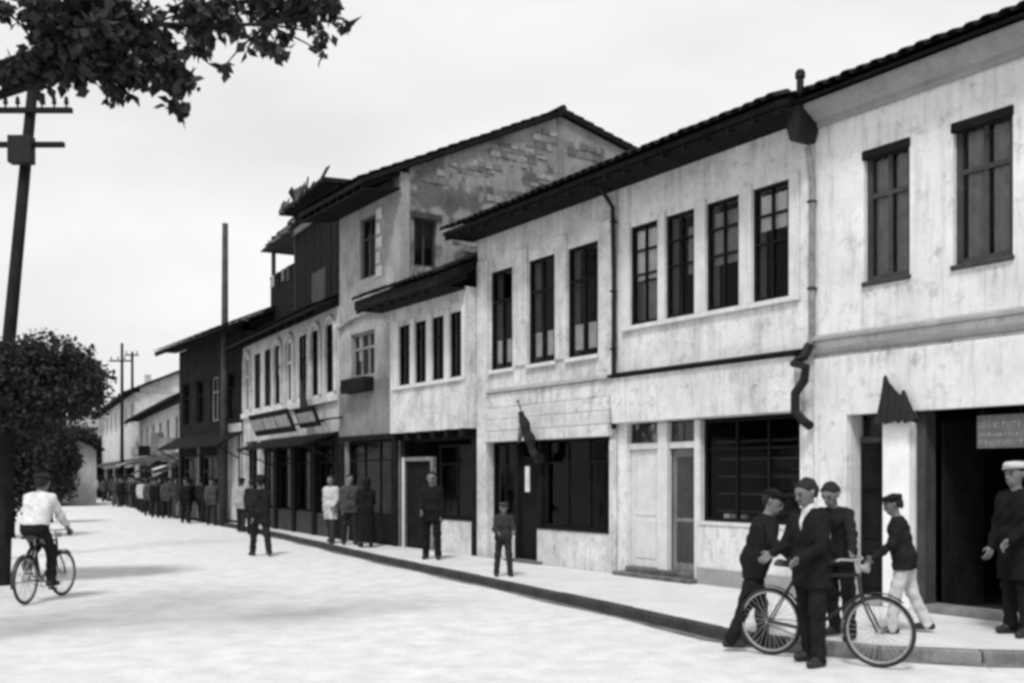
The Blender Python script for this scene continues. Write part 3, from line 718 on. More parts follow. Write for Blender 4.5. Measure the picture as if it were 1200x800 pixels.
while zrow < Z(11.2):
    hrow = ms.uniform(.11, .21); yy = .3 + ms.uniform(0, .15)
    while yy < 7.2:
        wst = ms.uniform(.14, .34)
        inside = any(((yy + wst / 2 - p[0]) / p[2]) ** 2 + ((zrow - Z(p[1])) / p[3]) ** 2 < ms.uniform(.6, 1.2) for p in patch)
        if inside and zrow + hrow < min(topz(yy), topz(yy + wst)) - .12 and not (yy + wst > .28 and yy < 1.2 and zrow < Z(8.25)):
            pz = ms.uniform(.008, .04); a_s = ms.uniform(-.012, .012)
            MB().hexa([(LE - .02, yy, zrow), (LE + pz, yy + .012, zrow + .01), (LE + pz, yy + wst - .026, zrow + .01 + a_s), (LE - .02, yy + wst - .014, zrow), (LE - .02, yy, zrow + hrow - .014), (LE + pz, yy + .012, zrow + hrow - .026 + a_s), (LE + pz, yy + wst - .026, zrow + hrow - .026), (LE - .02, yy + wst - .014, zrow + hrow - .014)]).build("masonry_stone", ms.choice(M_ST), gwall)
        yy += wst
    zrow += hrow
MB().box(.28, LE - .28, y2 - .25, y2 - .01, 0, z2 - .02).build("rear_wall", PL_EF, hE)
for zz in (2.78, 6.0): MB().box(.28, LE - .28, .28, y2 - .26, Z(zz), Z(zz) + .2).build("upper_floor", M_INT, hE)
MB().box(.28, LE - .28, .285, y2 - .26, zE - .1, zE - .01).build("ceiling", M_INT, hE)
gw = MB(); gw.box(LE - .2, LE - .12, .402, .46, Z(6.9), Z(8.05)); gw.box(LE - .2, LE - .12, .99, 1.048, Z(6.9), Z(8.05)); gw.box(LE - .2, LE - .12, .46, .99, Z(7.99), Z(8.048)); gw.box(LE - .2, LE - .12, .46, .99, Z(6.902), Z(6.96)); gw.box(LE - .19, LE - .13, .7, .74, Z(6.96), Z(7.99))
gwo = gw.build("window", M_WOODM, hE)
for a, b in ((.46, .7), (.74, .99)):
    q = MB(); q.quad((LE - .16, a, Z(6.96)), (LE - .16, b, Z(6.96)), (LE - .16, b, Z(7.99)), (LE - .16, a, Z(7.99))); q.build("pane", M_GLASS, gwo)
MB().box(LE + .003, LE + .05, .3, 1.15, Z(8.06), Z(8.2)).build("lintel", M_WOODM, hE)
# exposed timbers and corner boards
MB().box(LE - .004, LE + .03, .02, .26, Z(6.2), zE - .05).build("corner_board", PL_EF, hE)
MB().box(LE + .003, LE + .035, yr - .09, yr + .09, Z(8), zr - .06).build("king_post", M_WOODG, hE)
window(hE, e_(-5.74) + .003, e_(-4.85) - .003, Z(6.84) + .003, Z(8.39) - .003, .08, cols=2, rows=(.33,), fr=.06, bar=.05, m=M_WOODM)
for k in range(5): MB().box(e_(-4.78), e_(-4.45) - .1 * (k % 2), -.03, -.003, Z(6.75) + k * .36, Z(6.75) + k * .36 + .26).build("quoin", PL_C, hE, bevel=.01)
for u in (-6.4,): pass
window(hE, e_(-6.3) + .003, e_(-4.9) - .003, Z(4.35) + .003, Z(5.5) - .003, .08, cols=3, rows=(.33,), fr=.07, bar=.07, m=M_WOODG, curtain=[(.1, .3, .4, .95, M_CURT)])
fb = MB(); fb.box(e_(-6.3), e_(-4.9), -.3, -.285, Z(3.98), Z(4.3)); fb.box(e_(-6.3), e_(-6.285), -.285, -.021, Z(3.98), Z(4.3)); fb.box(e_(-4.915), e_(-4.9), -.285, -.021, Z(3.98), Z(4.3)); fb.box(e_(-6.3), e_(-4.9), -.3, -.021, Z(3.95), Z(3.979))
fb.build("window_box", M_WOODD, hE)
arch = MB(); arch.tube([(.02, -.04, Z(5.75)), (LE * .25, -.04, Z(5.9)), (LE * .5, -.04, Z(5.95)), (LE * .75, -.04, Z(5.88)), (LE - .02, -.04, Z(5.7))], .06, 8); arch.build("string_course", PL_EF, hE)
MB().box(.02, LE, -.06, -.003, Z(2.72), Z(2.85)).build("fascia", M_WOODD, hE)
# asymmetric roof
tp = (zr - zE) / yr
rf = MB(); rf.prism([(-1.05, zE - 1.05 * tp + .02), (yr, zr + .02), (yr, zr + .16), (-1.05, zE - 1.05 * tp + .14)], 'x', -.3, LE + .14)
rf.prism([(yr + .003, zr + .02), (y2 + .4, z2 - .09 + .02), (y2 + .4, z2 - .09 + .14), (yr + .003, zr + .16)], 'x', -.3, LE + .14)
rfo = rf.build("roof", M_WOODD, hE)
stuff(tile_sheet(-.3, LE + .14, -1.08, zE - 1.05 * tp + .15, yr, math.atan(tp)).build("tile_covering", M_TILE, rfo))
rb = math.atan((zr - z2) / (y2 - yr)); stuff(tile_sheet(-.3, LE + .14, y2 + .4, z2 - .09 + .15, yr, rb).build("rear_tile_covering", M_TILE, rfo))
MB().tube([(-.3, yr, zr + .18), (LE + .15, yr, zr + .18)], .1, 8).build("ridge_cap", M_TILE, rfo)
for k in range(9):
    u = -.2 + k * (LE + .2) / 8
    MB().prism([(-1.0, zE - 1.0 * tp - .1), (.0, zE - .1), (.0, zE), (-1.0, zE - 1.0 * tp)], 'x', u - .04, u + .04).build("rafter", M_WOODD, rfo)
MB().prism([(-1.0, zE - 1.0 * tp - .14), (-.01, zE - .14 - .3), (-.01, zE - .104 - .3), (-1.0, zE - 1.0 * tp - .104)], "x", -.28, LE + .1).build("soffit", M_WOODD, rfo)
# open shop below
MB().box(.03, .34, -.05, .2, 0, Z(2.7)).build("shop_post", M_WOODD, hE); MB().box(LE - .34, LE - .03, -.05, .2, 0, Z(2.7)).build("shop_post", M_WOODD, hE)
MB().box(.36, LE - .36, .1, .3, 0, .7).build("stall_riser", M_WOODD, hE)
window(hE, .36, LE - .36, .705, Z(2.72), .12, cols=3, rows=(.25,), fr=.06, bar=.05, m=M_WOODD)
shelves(hE, .5, LE - .5, 2.6, .3, 2.1, 4, 19)

# ------------------------------------------------------------------ arcaded long house with timber loggia on its roof
_e = N.world(-7.05)
F = Frame((-9.58, 36.5), (_e.x, _e.y)); LF = F.len - .03
PL_F = mat("dingy_white_plaster", .48, var=.35, scale=1.6, streak=.45, seed=44)
hF = thing("long_shop_house", "long dingy white house with row of narrow windows above dark shops", "house", (F.o.x, F.o.y, PZ), F.rz)
zF = Z(F.z(390, 388)); zF = 6.25
z0, z1 = 3.98, 5.85
nF = 8; holes = []; sp = LF / nF
for k in range(nF): holes.append((sp * k + .27, sp * k + sp - .27, z0, z1))
wall_mesh(0, LF, 2.9, zF, holes).build("wall", [PL_F, M_INT], hF)
for k, h in enumerate(holes):
    wo = window(hF, h[0] + .003, h[1] - .003, h[2] + .003, h[3] - .003, .015, cols=2 if k % 3 else 1, rows=(.35,), fr=.05, bar=.05, m=M_WOODD if k % 4 else M_WOODW, curtain=[(.1, .5, .5, .95, M_CURT)] if k in (1, 3) else None)
    if k in (0, 3, 4, 6, 7):      # arched heads over some windows
        ar = MB(); cu = (h[0] + h[1]) / 2; rr_ = (h[1] - h[0]) / 2 + .06
        ar.tube([(h[0] - .08, -.03, h[2])] + [(cu - rr_ * math.cos(t), -.03, h[3] - .25 + .45 * math.sin(t)) for t in np.linspace(0, math.pi, 9)] + [(h[1] + .08, -.03, h[2])], .06, 6); ar.build("window_surround", PL_F, hF)
    MB().box(h[0] - .06, h[1] + .06, -.06, .07, h[2] - .09, h[2] - .003).build("sill", PL_C, hF)
MB().box(0, LF, -.09, -.003, 3.72, 3.9).build("string_course", PL_C, hF)
body(hF, 0, LF, zF, 8, PL_F, floor_z=2.7)
roof(hF, -.2, LF + .0, -.65, zF - .12, 4, R(24), yb=8.4, gm=PL_F, gu=(0, LF), rafters=.9, eave_tiles=False)
MB().box(-.1, LF, -.6, -.01, zF + .002, zF + .03).build("soffit", M_WOODD, hF)
for k in range(6):
    u = .02 + k * (LF - .36) / 5; MB().box(u, u + .3, -.02, .26, 0, 2.895).build("shop_post", PL_F if k < 2 else M_WOODD, hF)
for k in range(5):
    u = .35 + k * (LF - .36) / 5; u2 = u + (LF - .36) / 5 - .36
    MB().box(u, u2, .04, .25, 0, .65).build("stall_riser", M_WOODM if k else PL_F, hF)
    window(hF, u, u2, .655, 2.6, .12, cols=3, rows=(.25,), fr=.06, bar=.05, m=M_WOODD)
    MB().box(u, u2, .02, .2, 2.605, 2.69).build("shop_head", M_WOODD, hF)
shelves(hF, .6, LF - .6, 2.6, .3, 2.1, 4, 23)
MB().prism([(-1.0, 2.5), (-.03, 2.82), (-.03, 2.88), (-1.0, 2.56)], 'x', LF * .3, LF - .05).build("shop_canopy", M_WOODD, hF)
for u in (LF * .32, LF * .65, LF - .1): MB().tube([(u, -.95, 2.5), (u, -.015, 2.1)], .025, 6).build("canopy_strut", M_WOODD, hF)
# timber loggia standing on the roof
wy = 1.2
lg = thing("rooftop_loggia", "dark boarded timber loggia with open balcony and peaked hood on the roof", "loggia", F.world(F.u(345, wy), wy, 0), F.rz)
ua, ub = F.u(318, wy) - F.u(345, wy), F.u(396, wy) - F.u(345, wy)
ztop, zfl = F.z(345, 252, wy), PZ + zF + .2
zsl, zop, zlo = F.z(333, 318, wy), F.z(333, 284, wy), F.z(333, 376, wy)
zside = F.z(396, 240, wy)
nb = 14
for k in range(nb):
    a = ub * k / nb; b = ub * (k + 1) / nb - .02
    MB().box(a, b, rng.uniform(-.015, .015), .06, zfl - .3, ztop - .02).build("wall_board", M_WOODD, lg)
MB().box(0, .1, .065, 2.6, zfl - .3, ztop - .02).build("side_wall", M_WOODD, lg)
MB().box(.1, ub, 2.5, 2.6, zfl, ztop - .02).build("rear_wall", M_WOODD, lg)
rl = MB(); rl.prism([(-.5, ztop - .05), (2.6, ztop + .1), (2.6, ztop + .2), (-.5, ztop + .08)], 'x', -.15, ub + .05); rl.build("roof", M_TILE, lg)
MB().box(0, ub, -.08, -.02, ztop - .75, ztop - .55).build("eave_board", M_WOODG, lg)
for u in (ua, -.06): MB().box(u, u + .13, 0, .13, zfl - .6, zop).build("post", M_WOODM, lg)
MB().box(ua, ua + .11, 2.3, 2.41, zfl - .6, zop).build("post", M_WOODD, lg)
for k in range(7):
    a = ua + (0 - ua) * k / 7; MB().box(a, a + (0 - ua) / 7 - .02, -.03, -.003, zlo - .3, zsl).build("parapet_board", M_WOODD, lg)
MB().box(ua - .02, 0, -.05, .12, zsl, zsl + .06).build("rail", M_WOODD, lg)
MB().box(ua, 0, .12, 2.6, zlo - .3, zlo - .2).build("balcony_floor", M_WOODD, lg)
zpk = F.z(340, 228, wy)
pk = MB(); c = (ua * .62, 1.2); b4 = [(ua - .3, -.35, zop), (.25, -.35, zop), (.25, 2.8, zop), (ua - .3, 2.8, zop)]
apex = (c[0] * .6, .9, zpk)
for k in range(4): pk.poly([b4[k], b4[(k + 1) % 4], apex])
pk.poly(b4[::-1]); pk.build("hood", mat("weathered_shingle", .07, var=.5, scale=3), lg)
MB().box(.1, ub, 0.07, 2.5, zfl - .32, zfl - .22).build("floor", M_WOODD, lg)
rs = random.Random(9); M_SH = [MATS["weathered_shingle"], M_WOODD, M_WOODG, M_TILE]
for k in range(34):                                   # loose shingles on the hood and along the roof edge
    t = rs.random(); q = rs.random()
    if k < 20:
        e0, e1 = Vector(b4[0]), Vector(b4[1]); p = e0.lerp(e1, q).lerp(Vector(apex), t * .85); tl_ = -55
    else: p = Vector((ub * q, -.5 + .1 * t, ztop + .06)); tl_ = rs.uniform(-30, 10)
    MB().box(-.16, .16, -.02, .02, -.1, .28 + .2 * rs.random()).build("shingle", rs.choice(M_SH), lg, tuple(p), (R(tl_ + rs.uniform(-18, 18)), R(rs.uniform(-20, 20)), R(rs.uniform(-20, 20))))
for k in range(4):                                    # washing over the rail
    a = ua * (.9 - .22 * k); MB().box(a, a + .28, -.075, -.055, zsl - .35 - .1 * (k % 2), zsl + .065).build("hanging_cloth", (M_CURTG, M_WOODD, cloth_grey, M_WOODM)[k], lg)
MB().box(ub * .45, ub * .75, -.03, -.017, zfl + .7, zfl + 1.8).build("shutter", M_WOODM, lg)

# projecting shop signs on the long house
M_PANEL = mat("pale_sign_panel", .3, var=.45, scale=5)
def shop_sign(px0, py0, px1, py1, out_, label, tilt):
    u0, u1 = F.u(px0, -out_), F.u(px1, -out_); zt, zb = F.z((px0 + px1) / 2, py0, -out_), F.z((px0 + px1) / 2, py1, -out_)
    s_ = thing("shop_sign", label, "sign", F.world(u0, -out_, zb), F.rz)
    w_, h_ = u1 - u0, zt - zb
    m = MB(); m.prism([(0, 0), (.08, 0), (.08 - tilt, h_), (-tilt, h_)], 'x', 0, w_); m.build("board", M_WOODD, s_)
    n = max(1, int(w_ / 1.2))
    for k in range(n):
        a = .12 + (w_ - .12) * k / n; b = (w_ - .12) * (k + 1) / n
        q = MB(); q.prism([(-.02 - tilt * .25, h_ * .25), (.02 - tilt * .25, h_ * .25), (.02 - tilt * .75, h_ * .75), (-.02 - tilt * .75, h_ * .75)], 'x', a, b); q.build("panel", M_PANEL, s_)
    for u in (.15, w_ - .15):
        MB().tube([(u, .06, h_ * .3), (u, out_ - .0, h_ * .5)], .025, 6).build("bracket", M_METAL, s_)
shop_sign(300, 483, 345, 508, .9, "long dark framed shop sign with pale panels jutting over pavement", .25)
shop_sign(352, 478, 374, 500, .7, "short dark framed shop sign beside the longer one", .2)
ft = thing("pennant", "dark triangular pennant above shop sign on dingy white house", "flag", F.world(F.u(356, -.3), -.3, F.z(356, 484, -.3)), F.rz)
q = MB(); q.hexa([(-.3, -.02, 0), (.5, -.02, .0), (.5, .02, 0), (-.3, .02, 0), (-.32, -.02, 1.0), (-.2, -.02, .9), (-.2, .02, .9), (-.32, .02, 1.0)]); q.build("cloth", MATS["black_cloth"], ft)
MB().tube([(-.33, 0, -.1), (-.33, 0, 1.05)], .02, 6).build("pole", M_METAL, ft); MB().tube([(-.33, 0, .1), (-.33, .3, .0)], .02, 6).build("bracket", M_METAL, ft)

# ------------------------------------------------------------------ dark timber house
G = Frame((-14.04, 43.2), (-9.61, 36.55)); LG = G.len - .02
M_DK = mat("sooty_timber", .014, spec=.06, var=.6, scale=2, streak=.4, seed=50)
hG = thing("dark_timber_house", "dark sooty timber house with deep eaves behind tall utility pole", "house", (G.o.x, G.o.y, PZ), G.rz)
zG = 6.9
holes = [(.5 + k * 1.9, 1.5 + k * 1.9, 3.8, 5.5) for k in range(4)] + [(.4 + k * 2.6, 2.6 + k * 2.6, 0.0, 2.5) for k in range(3)]
wall_mesh(0, LG, -.02, zG, holes).build("wall", [M_DK, M_INT], hG); body(hG, 0, LG, zG, 8, M_DK, floor_z=2.7)
for k in range(4): window(hG, .503 + k * 1.9, 1.497 + k * 1.9, 3.803, 5.497, .08, cols=2, rows=(.33,), fr=.06, bar=.05, m=M_WOODG if k == 2 else M_WOODD)
for k in range(3):
    MB().box(.4 + k * 2.6, 2.6 + k * 2.6, .05, .25, 0, .6).build("stall_riser", M_WOODM, hG)
    window(hG, .41 + k * 2.6, 2.59 + k * 2.6, .605, 2.49, .1, cols=2, rows=(.3,), fr=.08, bar=.06, m=M_WOODM)
for u in (.1, 2.75, 5.35, LG - .3): MB().box(u, u + .2, -.06, -.003, 0, 3.3).build("shop_post", M_WOODG if u > 2 and u < 5 else M_WOODM, hG)
MB().prism([(-.9, 2.75), (-.003, 3.25), (-.003, 3.33), (-.9, 2.83)], 'x', 0, LG).build("shop_canopy", M_WOODD, hG)
MB().box(LG - 1.6, LG - .05, -.05, -.003, .1, 3.6).build("shutter", PL_F, hG)
for u in (.1, LG * .5, LG - .2): MB().tube([(u, -.85, 2.77), (u, -.02, 2.3)], .03, 6).build("canopy_strut", M_WOODD, hG)
roof(hG, -.5, LG + .15, -.9, zG - .1, 4, R(24), yb=8.6, gm=M_DK, gu=(0, LG), rafters=.7, eave_tiles=False)
MB().box(-.45, LG + .1, -.85, -.01, zG + .005, zG + .03).build("soffit", M_WOODD, hG)

# ------------------------------------------------------------------ pale houses further down the street
PL_H = mat("faded_pale_plaster", .55, var=.3, scale=.9, streak=.35, seed=60)
def far_house(o, near, name, label, ze, pl, mt, nwin, tile_pitch, overhang, ground=True, depth=7, eave_drop=0.0):
    f = Frame(o, near); L_ = f.len - .05
    h = thing(name, label, "house", (f.o.x, f.o.y, PZ), f.rz)
    sp_ = L_ / nwin; w_ = min(.5, sp_ * .28)
    holes_ = [(sp_ * (k + .5) - w_, sp_ * (k + .5) + w_, ze - 2.1, ze - .6) for k in range(nwin)]
    ns = max(2, nwin // 2); ss = L_ / ns
    if ground: holes_ += [(ss * k + .3, ss * (k + 1) - .3, 0.0, 2.4) for k in range(ns)]
    wall_mesh(0, L_, -.02, ze, holes_).build("wall", [pl, M_INT], h); body(h, 0, L_, ze, depth, pl, floor_z=2.5)
    for a, b, c_, d in holes_:
        if c_ > 1: window(h, a + .003, b - .003, c_ + .003, d - .003, .08, cols=2, rows=(.33,), fr=.06, bar=.05, m=M_WOODM)
        else:
            MB().box(a, b, .05, .25, 0, .6).build("stall_riser", M_WOODM, h); window(h, a + .003, b - .003, .605, 2.395, .1, cols=3, rows=(.3,), fr=.07, bar=.05, m=M_WOODM)
    if ground: MB().prism([(-1.1, 2.45), (-.003, 2.85), (-.003, 2.92), (-1.1, 2.52)], 'x', .1, L_ - .1).build("shop_canopy", M_WOODM, h)
    roof(h, -.4, L_ + .4, -overhang, ze - .12, depth * .5, R(tile_pitch), mt=mt, yb=depth + .4, gm=pl, gu=(0, L_), rafters=1.1, eave_tiles=False)
    MB().box(-.3, L_ + .3, -overhang + .05, -.01, ze + .003, ze + .03).build("soffit", M_WOODD, h)
    MB().box(L_ * .4, L_ * .4 + .5, depth * .4, depth * .4 + .5, ze + .8, ze + 3.1).build("chimney", PL_F, h)
    return h
hP = far_house((-25.0, 68.6), (-14.9, 47.6), "pale_house", "pale house with light tiled roof and deep eaves beyond the dark timber house", 5.35, PL_H, M_TILEL, 7, 27, .9)
far_house((-40.4, 100), (-25.6, 69.6), "far_house", "distant white house half hidden by people near the end of the street", 7.4, PL_H, M_TILE, 8, 24, .7)
far_house((-84, 132), (-41.6, 102.5), "end_house", "far pale house closing the end of the street behind the round tree", 6.4, PL_H, M_TILEL, 12, 24, .6)
far_house((-36.0, 66), (-30.6, 61.0), "low_house", "low pale cottage glimpsed under the round tree across the street", 3.4, PL_H, M_TILE, 3, 22, .5, ground=False, depth=6)

rj = random.Random(17)
for k in range(9):
    u = 1.0 + k * 2.4; v_ = rj.choice((.03, .06, .3, .5)); zz = rj.uniform(2.2, 3.0); ou = rj.uniform(.8, 1.6)
    MB().prism([(-ou, zz - .5), (-.01, zz), (-.01, zz + .05), (-ou, zz - .45)], 'x', u, u + rj.uniform(1.2, 2.2)).build("awning", mat("awning_cloth_%d" % int(v_ * 100), v_, var=.3), hP)
    if k % 2: MB().box(u, u + .08, -rj.uniform(.5, .9), -.01, 2.9, 2.9 + rj.uniform(.5, 1.2)).build("projecting_board", (M_WOODD, M_PANEL, M_WOODG)[k % 3], hP)

# ------------------------------------------------------------------ poles
M_POLE = mat("tarred_pole", .016, spec=.08, var=.35, scale=3, streak=.3)
def pole(name, label, base, h, lean, rad, arms=(), box_=None, group=None, M_POLE=M_POLE):
    p = thing(name, label, "utility pole", base, 0, group)
    top = Vector((lean * h, 0, h))
    m = MB(); m.smooth = True; m.tube([(0, 0, -.2), tuple(top * .5), tuple(top)], [rad * 1.15, rad, rad * .8], 12); m.build("shaft", M_POLE, p)
    for (z, l0, l1, n) in arms:
        c = top * (z / h); a = MB().box(c.x - l0, c.x + l1, -.05 - rad, .06 - rad, z - .05, z + .05).build("crossarm", M_POLE, p)
        for k in range(n):
            x = c.x - l0 + .12 + (l0 + l1 - .24) * k / max(1, n - 1)
            if abs(x - c.x) < rad + .04: continue
            iz = MB(); iz.lathe([(.0, .04), (.02, .05), (.02, .12), (.05, .13), (.055, .18), (.03, .2), (.05, .22), (.03, .29), (0, .3)], 8, (x, -rad, z)); iz.build("insulator", M_METAL, a)
    if box_:
        z, w_, h_ = box_; c = top * (z / h)
        MB().box(c.x - w_ / 2, c.x + w_ / 2, -rad - .22, -rad + .03, z - h_ / 2, z + h_ / 2).build("junction_box", M_METAL, p, bevel=.015)
    return p
zl = lambda y, d: CAM_H + (HOR - y) / FPX * d
D1 = 22.0; bx = (-14 - 600) / FPX * D1; hp = zl(86, D1)
pole("utility_pole", "leaning tarred utility pole with crossarms and box behind round tree", (bx, D1, 0), hp, ((40 + 14) / FPX * D1) / hp, .135,
     arms=((zl(93, D1), 1.0, .35, 4), (zl(132, D1), .85, .95, 7), (zl(172, D1), .6, .85, 0)), box_=(zl(180, D1), .5, .58))
pb = gp(262.5, 612, PZ)
pole("utility_pole", "plain tall dark pole without crossarms standing at pavement edge before timber house", pb, zl(262, pb.y) - PZ, .004, .13, M_POLE=mat('grey_weathered_pole', .05, var=.4, scale=3, streak=.4))
pb = gp(143, 587, PZ); pole("utility_pole", "thin far pole with short crossarm rising above pale roof", pb, zl(402, pb.y) - PZ, 0, .11, arms=((zl(425, pb.y), .8, .8, 4),))
pb = gp(155, 585, PZ); pole("utility_pole", "shorter far pole with one high crossarm near the pale house", pb, zl(412, pb.y) - PZ, 0, .11, arms=((zl(418, pb.y), .5, .5, 2),))

# ------------------------------------------------------------------ trees
def leafmat(name, v):
    m = mat(name, v, rough=.7, var=.5, scale=2.5, bump=0, spec=.15); return m
M_LEAF = leafmat("dark_leaf", .03); M_LEAF2 = leafmat("dusty_leaf", .06)
M_BARK = mat("dark_bark", .018, spec=.06, var=.5, scale=5, streak=.4, bump=.6, bscale=12)
def leaves(clumps, size, density, seed):
    """leaf faces scattered through ellipsoid clumps (x,y,z,rx,ry,rz)"""
    r_ = np.random.default_rng(seed); V = []; Fc = []
    allp = []
    for (x, y, z, rx, ry, rz_) in clumps:
        n = int(density * (rx * ry * rz_) ** (2 / 3) / size ** 2)
        p = r_.normal(size=(n, 3)); p /= np.linalg.norm(p, axis=1)[:, None]
        rad = r_.uniform(.0, 1, n) ** .45
        rad *= 1 + .22 * np.sin(p[:, 0] * 5 + x * 9) * np.cos(p[:, 2] * 6 + z * 7) + r_.normal(0, .08, n)
        allp.append(p * rad[:, None] * [rx, ry, rz_] + [x, y, z])
    P = np.concatenate(allp); n = len(P)
    a = r_.normal(size=(n, 3)); a[:, 2] -= .5; a /= np.linalg.norm(a, axis=1)[:, None]
    b = np.cross(a, r_.normal(size=(n, 3))); b /= np.linalg.norm(b, axis=1)[:, None]
    nn = np.cross(a, b); s_ = (size * r_.uniform(.6, 1.25, n))[:, None]
    v0 = P; v1 = P + a * s_ * .5 + b * s_ * .36 + nn * s_ * .12; v2 = P + a * s_ * 1.1; v3 = P + a * s_ * .5 - b * s_ * .36 + nn * s_ * .12
    V = np.stack([v0, v1, v2, v3], 1).reshape(-1, 3); Fc = np.arange(n * 4).reshape(-1, 4)
    return V, Fc
def leaf_obj(name, V, Fc, m, parent):
    me = bpy.data.meshes.new(name); me.vertices.add(len(V)); me.vertices.foreach_set("co", V.ravel())
    me.loops.add(Fc.size); me.loops.foreach_set("vertex_index", Fc.ravel().astype(np.int32))
    me.polygons.add(len(Fc)); me.polygons.foreach_set("loop_start", np.arange(0, Fc.size, 4, dtype=np.int32))
    me.materials.append(m); me.update(calc_edges=True); me.validate(); return obj(name, me, parent)
def limb(m, a, b, ra, rb, bend=.1, n=6, seed=0):
    rr = random.Random(seed); a, b = Vector(a), Vector(b); L_ = (b - a).length; off = Vector((rr.uniform(-1, 1), rr.uniform(-1, 1), rr.uniform(-.3, 1))) * bend * L_
    pts = [a.lerp(b, k / n) + off * math.sin(math.pi * k / n) for k in range(n + 1)]; m.tube(pts, [ra + (rb - ra) * k / n for k in range(n + 1)], 8)

# the overhanging tree: trunk out of the picture on the left, boughs across the top
base = Vector((-6.6, 9.2, 0)); T1 = thing("plane_tree", "dark leafy bough of a large tree hanging over the road against sky", "tree", base)
tr = MB(); tr.smooth = True
tr.tube([(0, 0, -.2), (0, 0, .3), (.05, .02, 2), (.15, .1, 4), (.1, .2, 6.2), (.3, .2, 8.5)], [.4, .3, .26, .23, .17, .08], 12)
cl_px = [(60, 8, 42, 9.4), (108, 14, 42, 9.6), (148, 26, 34, 9.8), (88, 48, 36, 9.5), (118, 50, 26, 9.2), (48, 78, 30, 9.6), (80, 82, 22, 9.6), (25, 88, 14, 9.6),
         (135, 80, 30, 9.4), (138, 108, 15, 9.4), (166, 88, 14, 9.5), (195, 78, 26, 9.7), (180, 52, 24, 9.9), (208, 125, 14, 9.6), (218, 98, 13, 9.7), (232, 55, 15, 9.8),
         (262, 79, 8, 9.9), (225, 14, 24, 10), (268, 30, 14, 10), (262, 6, 20, 10.2), (300, 48, 14, 10), (327, 56, 11, 10), (318, 10, 24, 10.3), (352, 12, 22, 10.3), (385, 4, 18, 10.3),
         (380, 42, 9, 10.2), (378, 62, 7, 10.2), (403, 30, 9, 10.2), (240, 42, 12, 10), (5, 10, 14, 9.5), (335, 40, 9, 10.1)]
clumps = []; ends = []
for px, py, rp, d in cl_px:
    c = Vector(((px - 600) / FPX * d, d, zl(py, d))) - base; rr_ = rp * d / FPX
    flat = .55 if rp < 9 else .9
    clumps.append((c.x, c.y, c.z, rr_ * 1.12, rr_ * 1.1, rr_ * flat)); ends.append((c, rr_))
    if rp > 20:
        for q in range(3): clumps.append((c.x + rng.uniform(-1, 1) * rr_, c.y + rng.uniform(-1, 1) * rr_, c.z + rng.uniform(-.7, .8) * rr_, rr_ * .45, rr_ * .45, rr_ * .35))
# the rest of the crown above and beside the frame
rt = random.Random(11)
for k in range(22):
    x, y = rt.uniform(-3.2, 4.0), rt.uniform(-2.6, 2.8); z = rt.uniform(6.9, 10)
    px = 600 + (x + base.x) / (y + base.y) * FPX; py = HOR - (z - CAM_H) / (y + base.y) * FPX
    if py > -45 and px > -60: continue
    if (x / 4) ** 2 + (y / 3) ** 2 + ((z - 7.5) / 3) ** 2 > 1.1: continue
    rr_ = rt.uniform(.35, .6); clumps.append((x, y, z, rr_, rr_, rr_ * .7)); ends.append((Vector((x, y, z)), rr_))
for k, (a, b, ra, rb) in enumerate((((.1, .05, 3.9), (1.7, .3, 5.55), .13, .07), ((1.7, .3, 5.55), (3.2, .55, 6.1), .05, .028), ((3.2, .55, 6.1), (4.75, .95, 6.4), .028, .01), ((1.2, .2, 5.05), (2.6, .4, 5.6), .06, .03), ((.1, .1, 4.6), (-1.8, -.8, 7.4), .11, .04), ((.12, .15, 5.5), (1.2, 1.4, 8), .1, .03), ((.15, .2, 6.0), (1.4, -1.2, 8.3), .1, .03), ((.2, .2, 7), (-1.2, 1.0, 9.2), .07, .03))):
    limb(tr, a, b, ra, rb, .06, 6, k)
tr.build("trunk", M_BARK, T1)
tw = MB(); hubs = [Vector(q) for q in ((1.7, .3, 5.55), (2.6, .4, 5.6), (3.2, .55, 6.1), (4.2, .8, 6.2), (2.2, .35, 5.75), (1.0, .6, 7.5), (-1, -.5, 6.6), (1.0, -.8, 7.7), (-.8, .8, 8.6), (.3, .2, 8.2))]
for k, (c, rr_) in enumerate(ends):
    hb = min(hubs, key=lambda q: (q - c).length); limb(tw, hb, c, .014, .005, .08, 5, k)
stuff(tw.build("twig", M_BARK, T1))
V, Fc = leaves(clumps, .12, 42, 3); leaf_obj("crown", V, Fc, M_LEAF, T1)

def round_tree(base, crown_c, rads, trunk_r, label, seed, size=.09, dens=24, name="acacia_tree", group=None):
    t = thing(name, label, "tree", base, 0, group); rr = random.Random(seed)
    tr = MB(); tr.smooth = True; cz = crown_c[2]
    tr.tube([(0, 0, -.2), (0, 0, .2), (.03, .02, cz * .4), (crown_c[0] * .5, crown_c[1] * .5, cz - rads[2] * .6), tuple(crown_c)], [trunk_r * 1.5, trunk_r * 1.1, trunk_r, trunk_r * .85, trunk_r * .4], 10)
    cl_ = []
    for k in range(46):
        p = Vector((rr.gauss(0, 1), rr.gauss(0, 1), rr.gauss(0, 1))).normalized() * rr.uniform(.45, .85)
        c = Vector((crown_c[0] + p.x * rads[0], crown_c[1] + p.y * rads[1], cz + p.z * rads[2])); q = rr.uniform(.2, .36)
        cl_.append((c.x, c.y, c.z, q * rads[0], q * rads[1], q * rads[2] * 1.1))
        if k < 14: limb(tr, (crown_c[0] * .6, crown_c[1] * .6, cz - rads[2] * .6), c, trunk_r * .4, trunk_r * .1, .08, 5, k + seed)
    cl_.append((crown_c[0], crown_c[1], cz, rads[0] * .8, rads[1] * .8, rads[2] * .8))
    tr.build("trunk", M_BARK, t); V, Fc = leaves(cl_, size, dens, seed); leaf_obj("crown", V, Fc, M_LEAF, t)
dT = 17.0
